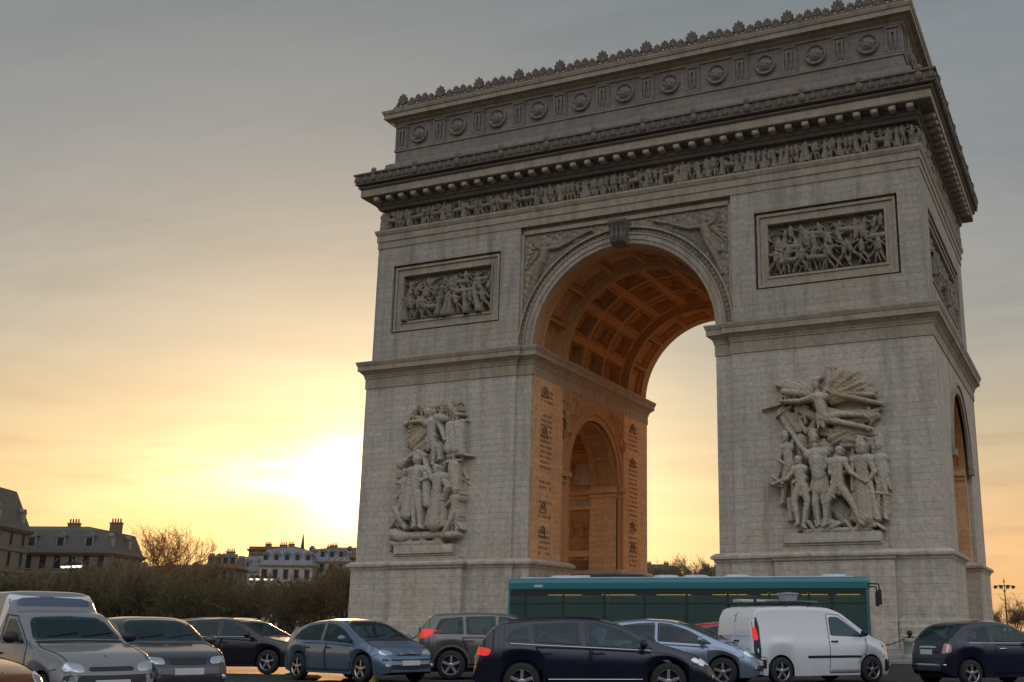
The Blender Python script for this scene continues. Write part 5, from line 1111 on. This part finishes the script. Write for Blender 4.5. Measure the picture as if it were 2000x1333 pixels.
# 6 navy small retro hatch at the right edge
S=dict(cab=(-1.25,.85,.98,1.42),L=3.58,W=1.66,ax=(-1.13,1.17),rw=.30,tum=.24,
 top=[(-1.79,.52),(-1.765,.84),(-1.66,1.0),(-1.28,1.34),(-1.1,1.42),(-.5,1.485),(-.1,1.475),(.25,1.40),(.9,1.02),(1.02,.97),(1.45,.86),(1.66,.72),(1.76,.58),(1.79,.46)],
 belt=[(-1.79,.5),(-1.68,.92),(-1.3,.98),(.8,.92),(1.3,.8),(1.79,.44)],plan=[(0,.66),(.03,.82),(.1,.94),(.25,1),(.75,1),(.88,.95),(.96,.84),(1,.62)])
c=Car(S,NAVY,'city_car','small navy retro hatchback with a chrome rear bar at the right edge','car',at(1925,27.4),R(22))
doors(c,[([(-.42,.28),(-.42,.93),(.82,.9),(.82,.5),(.75,.28)],-.2)],.84,CHROME)
dress(c,[('side_window',GLASS,'side',[(-1.2,1.02),(-1.02,1.28),(-.5,1.37),(-.5,1.0)]),('side_window',GLASS,'side',[(-.42,1.0),(-.42,1.375),(-.05,1.365),(.28,1.26),(.82,.98)]),('windscreen',GLASS,'centre_front',[(0,1.42),(.44,1.4),(.55,1.34),(.66,1.04),(0,1.05)]),('rear_window',GLASS,'centre_rear',[(0,1.38),(.40,1.36),(.50,1.28),(.60,1.04),(0,1.02)]),
 ('tail_light',PINK,'rear',[(.53,.72),(.55,.97),(.65,.95),(.67,.74)]),('chrome_bar',CHROME,'centre_rear',[(0,.50),(.62,.50),(.64,.465),(0,.465)]),('boot_handle',CHROME,'centre_rear',[(0,.90),(.30,.89),(.30,.85),(0,.86)]),('headlight',LAMPGL,'front',[(.42,.7),(.44,.82),(.58,.84),(.62,.72)])])
c.decal('tail_light',WHITEL,'rear',[(.63,.74),(.63,.95),(.66,.94),(.67,.76)],off=.012); c.decal('tail_light',PINK,'side',[(-1.72,.74),(-1.68,.95),(-1.58,.93),(-1.6,.76)])
c.mirror(.62,.99); c.plate('rear',.76,.42)
for sg in (-1,1):
    pts=[]
    for x_ in np.linspace(-1.15,.8,9):
        l,nn=c.hit((x_,sg*3,.965),(0,-sg,0)); pts.append(l+nn*.005)
    m=MB(); m.tube(pts,.012,5); m.build('window_trim',CHROME,c.root)

# 7 small white box-backed van at the left edge
S=dict(box=.5,cab=(-.2,.9,1.0,1.45),L=4.1,W=1.64,ax=(-1.3,1.35),rw=.29,tum=.12,
 top=[(-2.05,.5),(-2.04,1.6),(-1.98,1.76),(-1.75,1.82),(-.42,1.82),(-.26,1.79),(-.17,1.66),(-.14,1.54),(-.02,1.51),(.22,1.46),(.86,1.03),(.98,.99),(1.62,.87),(1.88,.76),(2.0,.62),(2.05,.44)],
 belt=[(-2.05,.5),(-1.98,1.0),(.7,.95),(1.2,.86),(1.85,.64),(2.05,.42)],plan=[(0,.9),(.02,.95),(.06,.98),(.2,1),(.78,1),(.90,.96),(.965,.88),(1,.72)])
c=Car(S,DULLW,'box_van','dull white small van with a raised box back above the cab, at the left edge','van',at(108,18.3),R(-39))
doors(c,[([(-.15,.3),(-.15,1.44),(.2,1.42),(.80,1.0),(.95,.6),(.9,.3)],.0)],.86,BLACK)
dress(c,[('side_window',GLASS,'side',[(-.08,1.0),(-.05,1.38),(.18,1.37),(.72,1.0)]),('windscreen',GLASS,'centre_front',[(0,1.42),(.50,1.40),(.58,1.34),(.68,1.06),(0,1.07)]),('cowl',BLACK,'centre_front',[(0,1.055),(.66,1.045),(.68,1.02),(0,1.025)]),
 ('roof_step_window',glassmat('blue tinted glass',(.06,.09,.14)),'centre_front',[(0,1.715),(.50,1.70),(.57,1.66),(.58,1.575),(0,1.575)]),('headlight',LAMPGL,'front',[(.40,.60),(.42,.72),(.66,.76),(.70,.62)]),('grille',BLACK,'centre_front',[(0,.68),(.34,.68),(.34,.62),(0,.62)]),('bumper',BLACK,'centre_front',[(0,.56),(.68,.57),(.70,.3),(0,.28)]),
 ('side_grille',BUMPGR,'side',[(-1.9,1.0),(-1.9,1.5),(-.7,1.5),(-.62,1.0)])])
c.decal('box_edge',WHITE,'side',[(-.52,.62),(-.40,1.2),(-.34,1.76),(-.22,1.72),(-.18,1.5),(-.30,1.1),(-.42,.62)],off=.012,rnd=1)
c.mirror(.62,1.04,BLACK); c.plate('front',.44)
m=MB(); m.tube([(.55,-.15,1.16),(.3,.1,1.42)],.01,5); m.build('wiper',BLACK,c.root)

# 8 dark saloon next to it
S=dict(cab=(-1.2,1.0,.96,1.38),L=4.5,W=1.74,ax=(-1.3,1.4),rw=.31,
 top=[(-2.25,.55),(-2.22,.92),(-2.1,1.02),(-1.75,1.06),(-1.15,1.37),(-.9,1.42),(-.3,1.455),(.1,1.44),(.42,1.35),(1.1,.98),(1.22,.95),(1.85,.83),(2.1,.72),(2.2,.6),(2.25,.42)],
 belt=[(-2.25,.5),(-2.1,.94),(-1.6,.96),(.9,.89),(1.2,.86),(2.0,.66),(2.25,.4)])
c=Car(S,GREYB,'saloon_car','dark saloon with a pale glinting roof and bonnet, beside the white box van','car',at(285,21.8),R(-47))
doors(c,[([(-1.0,.28),(-.85,.65),(-1.0,.92),(-.1,.92),(-.1,.28)],-.85),([(-.08,.28),(-.08,.92),(1.0,.86),(1.0,.5),(.9,.28)],.05)],.82)
dress(c,[('side_window',GLASS,'side',[(-1.25,.98),(-.9,1.3),(-.25,1.36),(-.24,.96)]),('side_window',GLASS,'side',[(-.18,.96),(-.2,1.36),(.08,1.34),(.4,1.24),(.92,.93)]),('windscreen',GLASS,'centre_front',[(0,1.40),(.48,1.385),(.58,1.33),(.70,1.01),(0,1.02)]),('rear_window',GLASS,'centre_rear',[(0,1.34),(.48,1.32),(.6,1.1),(0,1.1)]),
 ('headlight',LAMPGL,'front',[(.40,.62),(.42,.73),(.70,.76),(.74,.64)]),('grille',BLACK,'centre_front',[(0,.72),(.34,.72),(.32,.62),(0,.61)]),('air_intake',BLACK,'centre_front',[(0,.46),(.6,.46),(.62,.34),(0,.32)])])
c.mirror(.72,.96); c.plate('front',.5)

# 9 black estate further off
S=dict(cab=(-2.0,1.1,1.0,1.46),L=4.75,W=1.8,ax=(-1.35,1.42),rw=.33,
 top=[(-2.37,.52),(-2.34,.92),(-2.25,1.08),(-2.0,1.36),(-1.85,1.43),(-1.0,1.51),(-.3,1.53),(.15,1.50),(.5,1.4),(1.2,1.02),(1.32,.99),(2.0,.86),(2.25,.72),(2.34,.58),(2.37,.42)],
 belt=[(-2.37,.5),(-2.2,.97),(-1.6,1.0),(.9,.94),(1.3,.9),(2.1,.68),(2.37,.4)])
c=Car(S,INKY,'estate_car','black estate car with roof rails, furthest of the cars left of the arch','car',at(472,33.),R(-14))
doors(c,[([(-1.0,.28),(-.85,.65),(-1.0,.96),(-.1,.96),(-.1,.28)],-.85),([(-.08,.28),(-.08,.96),(1.05,.9),(1.05,.5),(.95,.28)],.05)],.86)
dress(c,[('side_window',GLASS,'side',[(-1.9,1.05),(-1.75,1.32),(-1.1,1.4),(-1.1,1.03)]),('side_window',GLASS,'side',[(-1.03,1.02),(-1.03,1.41),(-.22,1.43),(-.22,1.0)]),('side_window',GLASS,'side',[(-.15,1.0),(-.15,1.43),(.12,1.41),(.45,1.3),(1.0,.97)]),('windscreen',GLASS,'centre_front',[(0,1.46),(.5,1.44),(.6,1.38),(.73,1.05),(0,1.06)]),('rear_window',GLASS,'centre_rear',[(0,1.38),(.5,1.35),(.62,1.1),(0,1.1)]),
 ('headlight',LAMPGL,'front',[(.44,.64),(.46,.76),(.72,.80),(.76,.66)]),('grille',BLACK,'centre_front',[(0,.76),(.36,.76),(.34,.62),(0,.6)]),('air_intake',BLACK,'centre_front',[(0,.46),(.6,.46),(.62,.34),(0,.32)])])
for sg in (-1,1):
    pts=[c.hit((x_,sg*.62,4),(0,0,-1))[0]+Vector((0,0,.035)) for x_ in np.linspace(-1.75,.1,9)]; m=MB(); m.tube(pts,.016,6); m.build('roof_rail',CHROME,c.root)
    pts=[]
    for x_ in np.linspace(-1.85,.95,10):
        l,nn=c.hit((x_,sg*3,1.0),(0,-sg,0)); pts.append(l+nn*.005)
    m=MB(); m.tube(pts,.011,5); m.build('window_trim',CHROME,c.root)
c.mirror(.82,1.0); c.plate('front',.5)

# 10 orange-brown nose entering at the bottom left corner, 11 red car glimpsed behind the van
S=dict(cab=(-1.6,1.0,.95,1.4),L=4.2,W=1.74,ax=(-1.25,1.32),rw=.31,
 top=[(-2.1,.5),(-2.07,.88),(-1.9,1.1),(-1.6,1.38),(-.6,1.48),(.0,1.45),(.45,1.34),(1.2,1.0),(1.3,.97),(1.75,.86),(1.98,.72),(2.07,.58),(2.1,.42)],belt=[(-2.1,.45),(-1.95,.94),(.9,.9),(1.3,.86),(1.9,.66),(2.1,.4)])
def hatch(pm,nm,label,p,hd):
    c=Car(S,pm,nm,label,'car',p,hd)
    doors(c,[([(-1.0,.28),(-.9,.65),(-1.05,.92),(-.1,.92),(-.1,.28)],-.85),([(-.08,.28),(-.08,.92),(1.0,.86),(1.0,.5),(.9,.28)],.05)],.83)
    dress(c,[('side_window',GLASS,'side',[(-1.5,1.0),(-1.35,1.26),(-.75,1.36),(-.28,1.37),(-.26,.98)]),('side_window',GLASS,'side',[(-.2,.98),(-.22,1.37),(.08,1.35),(.45,1.22),(1.0,.95)]),('windscreen',GLASS,'centre_front',[(0,1.41),(.46,1.4),(.6,1.33),(.72,1.03),(0,1.04)]),('rear_window',GLASS,'centre_rear',[(0,1.34),(.5,1.31),(.62,1.1),(0,1.1)]),
     ('headlight',LAMPGL,'front',[(.44,.66),(.5,.76),(.70,.80),(.74,.70),(.7,.64)]),('grille',BLACK,'centre_front',[(0,.70),(.38,.69),(.36,.6),(0,.6)]),('bumper_strip',BLACK,'centre_front',[(0,.5),(.7,.5),(.7,.34),(0,.32)]),('tail_light',RED,'rear',[(.56,.8),(.58,1.05),(.72,1.0),(.74,.82)])])
    c.mirror(.82,.98,BLACK); c.plate('front',.44); return c
hatch(ORANGE,'taxi_car','rusty orange car nose entering at the bottom left corner','' or at(-345,11.6),R(2))
hatch(REDP,'red_car','red car glimpsed between the silver compact and the white van','' or at(1432,33.5),R(20))

# ------------------------------------------------------------------ city bus
GLASS_T=glassmat('reflection tinted teal glass',(.07,.115,.11),.45,(.65,.8,.75))  # teal glass; its pale diffuse tint stands in for a reflection
TEAL=paint('teal bus paint',(.025,.16,.18)); BUSROOF=plain('grey green bus roof',(.42,.52,.54),.5,var=.15); SEAT=plain('dark green seat',(.02,.06,.05),.8); WARM=plain('lit bus ceiling lamp',(.9,.6,.3),.4,emit=(1,.55,.18),es=4.5); INNER=plain('bus interior',(.28,.29,.27),.7)
bus=empty('city_bus',at(1345,39.6),HEAD0+R(-11)); tag(bus,'long teal city bus with dark windows standing across the foot of the arch','bus')
BL_,BW,BH=12.4,2.5,2.97
def rrect(w,h0,h1,r,n=5):
    P=[]
    for (cx_,cz,a0) in ((w-r,h1-r,0),(-w+r,h1-r,PI/2)): P+=[(cx_+r*math.cos(a0+PI/2*k/n),cz+r*math.sin(a0+PI/2*k/n)) for k in range(n+1)]
    return P+[(-w,h0),(w,h0)]
def shell(m,sections):
    n=len(sections[0][1]); v=[]
    for x,P in sections: v+=[(x,y,z) for y,z in P]
    f=[(j*n+i,j*n+(i+1)%n,(j+1)*n+(i+1)%n,(j+1)*n+i) for j in range(len(sections)-1) for i in range(n)]; f+=[tuple(range(n)),tuple(range(len(v)-1,len(v)-n-1,-1))]
    m.add(v,f)
m=MB(); w2=BW/2; shell(m,[(-BL_/2,rrect(w2-.06,2.62,2.93,.14)),(-BL_/2+.06,rrect(w2,2.58,BH,.17)),(BL_/2-.12,rrect(w2,2.58,BH,.17)),(BL_/2,rrect(w2-.08,2.62,2.9,.14))]); m.f=[f[::-1] for f in m.f]; m.build('roof_band',TEAL,bus,bevel=.02)
m=MB(); m.box(-BL_/2+.35,BL_/2-.5,-w2+.28,w2-.28,BH-.02,BH+.035); m.build('roof',BUSROOF,bus,bevel=.02)
m=MB(); 
for sg in (-1,1):
    a,b=sorted((sg*(w2-.06),sg*w2))
    xs=[-BL_/2+.02]+[q for ax_ in (-3.2,3.5) for q in (ax_-.56,ax_+.56)]+[BL_/2-.02]
    for i in range(0,6,2): m.box(xs[i],xs[i+1],a,b,.32,1.12)
    for i in (1,3): m.box(xs[i],xs[i+1],a,b,1.02,1.12)
m.box(-BL_/2,-BL_/2+.08,-w2+.06,w2-.06,.35,1.25); m.box(BL_/2-.1,BL_/2,-w2+.06,w2-.06,.35,1.02); m.build('body',TEAL,bus,bevel=.03)
m=MB(); m.box(-BL_/2+.2,BL_/2-.2,-w2+.1,w2-.1,.3,.38); m.box(-BL_/2+.2,-BL_/2+.9,-w2+.12,w2-.12,.38,1.5); m.build('floor',INNER,bus)
m=MB(); m.box(-BL_/2+.2,BL_/2-.2,-w2+.1,w2-.1,2.50,2.575); m.build('ceiling',INNER,bus)
PX=[-6.14,-5.55,-4.2,-2.75,-1.35,.1,1.5,2.9,4.2,4.95,6.1]
for sg in (-1,1):
    for i,x_ in enumerate(PX):
        m=MB(); a,b=sorted((sg*(w2-.07),sg*(w2-.012))); wd=.07 if 0<i<len(PX)-1 else .08; m.box(x_-wd/2,x_+wd/2,a,b,1.12,2.6); m.build('pillar',TEAL if i in (0,len(PX)-1) else BLACK,bus,bevel=.01)
    for i in range(len(PX)-1):
        m=MB(); a,b=sorted((sg*(w2-.045),sg*(w2-.03))); m.box(PX[i]+.03,PX[i+1]-.03,a,b,1.121,2.6); p_=m.build('side_window',GLASS_T,bus)
        m=MB(); a,b=sorted((sg*(w2-.03),sg*(w2-.018))); m.box(PX[i]+.04,PX[i+1]-.04,a,b,2.1,2.13); m.box(PX[i]+.04,PX[i+1]-.04,a,b,2.4,2.598); m.build('window_frame',BLACK,p_)
m=MB(); m.box(BL_/2-.06,BL_/2-.03,-w2+.1,w2-.1,1.02,2.62); m.build('windscreen',GLASS_T,bus)
m=MB(); m.box(-BL_/2+.03,-BL_/2+.06,-w2+.1,w2-.1,1.25,2.6); m.build('rear_window',GLASS,bus)
m=MB(); m.box(BL_/2-.3,BL_/2-.07,-.9,.9,2.32,2.56); m.build('destination_box',BLACK,bus)
for i in range(9):
    for y_ in (-.75,.75):
        m=MB(); x_=-4.6+i*.98; m.box(x_-.2,x_+.22,y_-.4,y_+.4,.75,.88); m.box(x_-.26,x_-.16,y_-.4,y_+.4,.8,1.5); m.box(x_-.05,x_+.05,y_-.3,y_+.3,.38,.75); m.build('seat',SEAT,bus,bevel=.03)
for i in range(7):
    m=MB(); x_=-4.3+i*1.5; m.tube([(x_,.32*(-1)**i,.38),(x_,.32*(-1)**i,2.5)],.018,6); m.build('grab_pole',plain('yellow pole',(.5,.35,.05),.3) if i==0 else bpy.data.materials['yellow pole'],bus)
for x0_,x1_ in ((-5.2,-4.0),(-3.2,-2.0),(-1.2,0.),(.8,2.0),(2.5,3.4),(3.9,4.8),(5.1,5.9)):
    m=MB(); m.box(x0_,x1_,-.7,-.45,2.44,2.498); m.box(x0_,x1_,.45,.7,2.44,2.498); m.build('ceiling_lamp',WARM,bus)  # front strips give an orange glow; the rest are added to brighten the interior
for ax_ in (-3.2,3.5):
    for sg in (-1,1): wheel(bus,(ax_,sg*(w2-.17),.48),.48,sg,RIMD,8)
for x_ in (-4.65,-3.95,-.9,.15,1.6,4.9):
    m=MB(); m.lathe([(.36,BH+.02),(.34,BH+.08),(.26,BH+.13),(0,BH+.15)],n=18,c=(x_,0,0)); m.lathe([(.36,BH+.02),(.34,BH+.08),(.26,BH+.13),(0,BH+.15)],n=18,c=(x_+.25,0,0)); m.build('roof_vent',BUSROOF,bus)
m=MB(); m.box(-3.4,-1.5,-.6,.6,BH+.03,BH+.14); m.build('roof_unit',BLACK,bus,bevel=.03)
for sg in (-1,1):
    m=MB(); m.tube([(BL_/2-.1,sg*(w2-.1),2.75),(BL_/2+.28,sg*(w2+.12),2.72),(BL_/2+.3,sg*(w2+.14),2.5)],.03,6); m.obox((BL_/2+.3,sg*(w2+.14),2.3),(.06,0,0),(0,.13,0),(0,0,.24)); m.build('mirror',BLACK,bus,bevel=.02)
    l=MB(); l.box(BL_/2-.02,BL_/2+.01,*sorted((sg*.75,sg*1.1)),.62,.82); l.build('headlight',LAMPGL,bus)
m=MB(); m.box(-5.25,-4.95,-w2-.004,-w2+.02,2.66,2.74); m.build('sign_plate',plain('pale sticker',(.5,.5,.5),.5),bus)
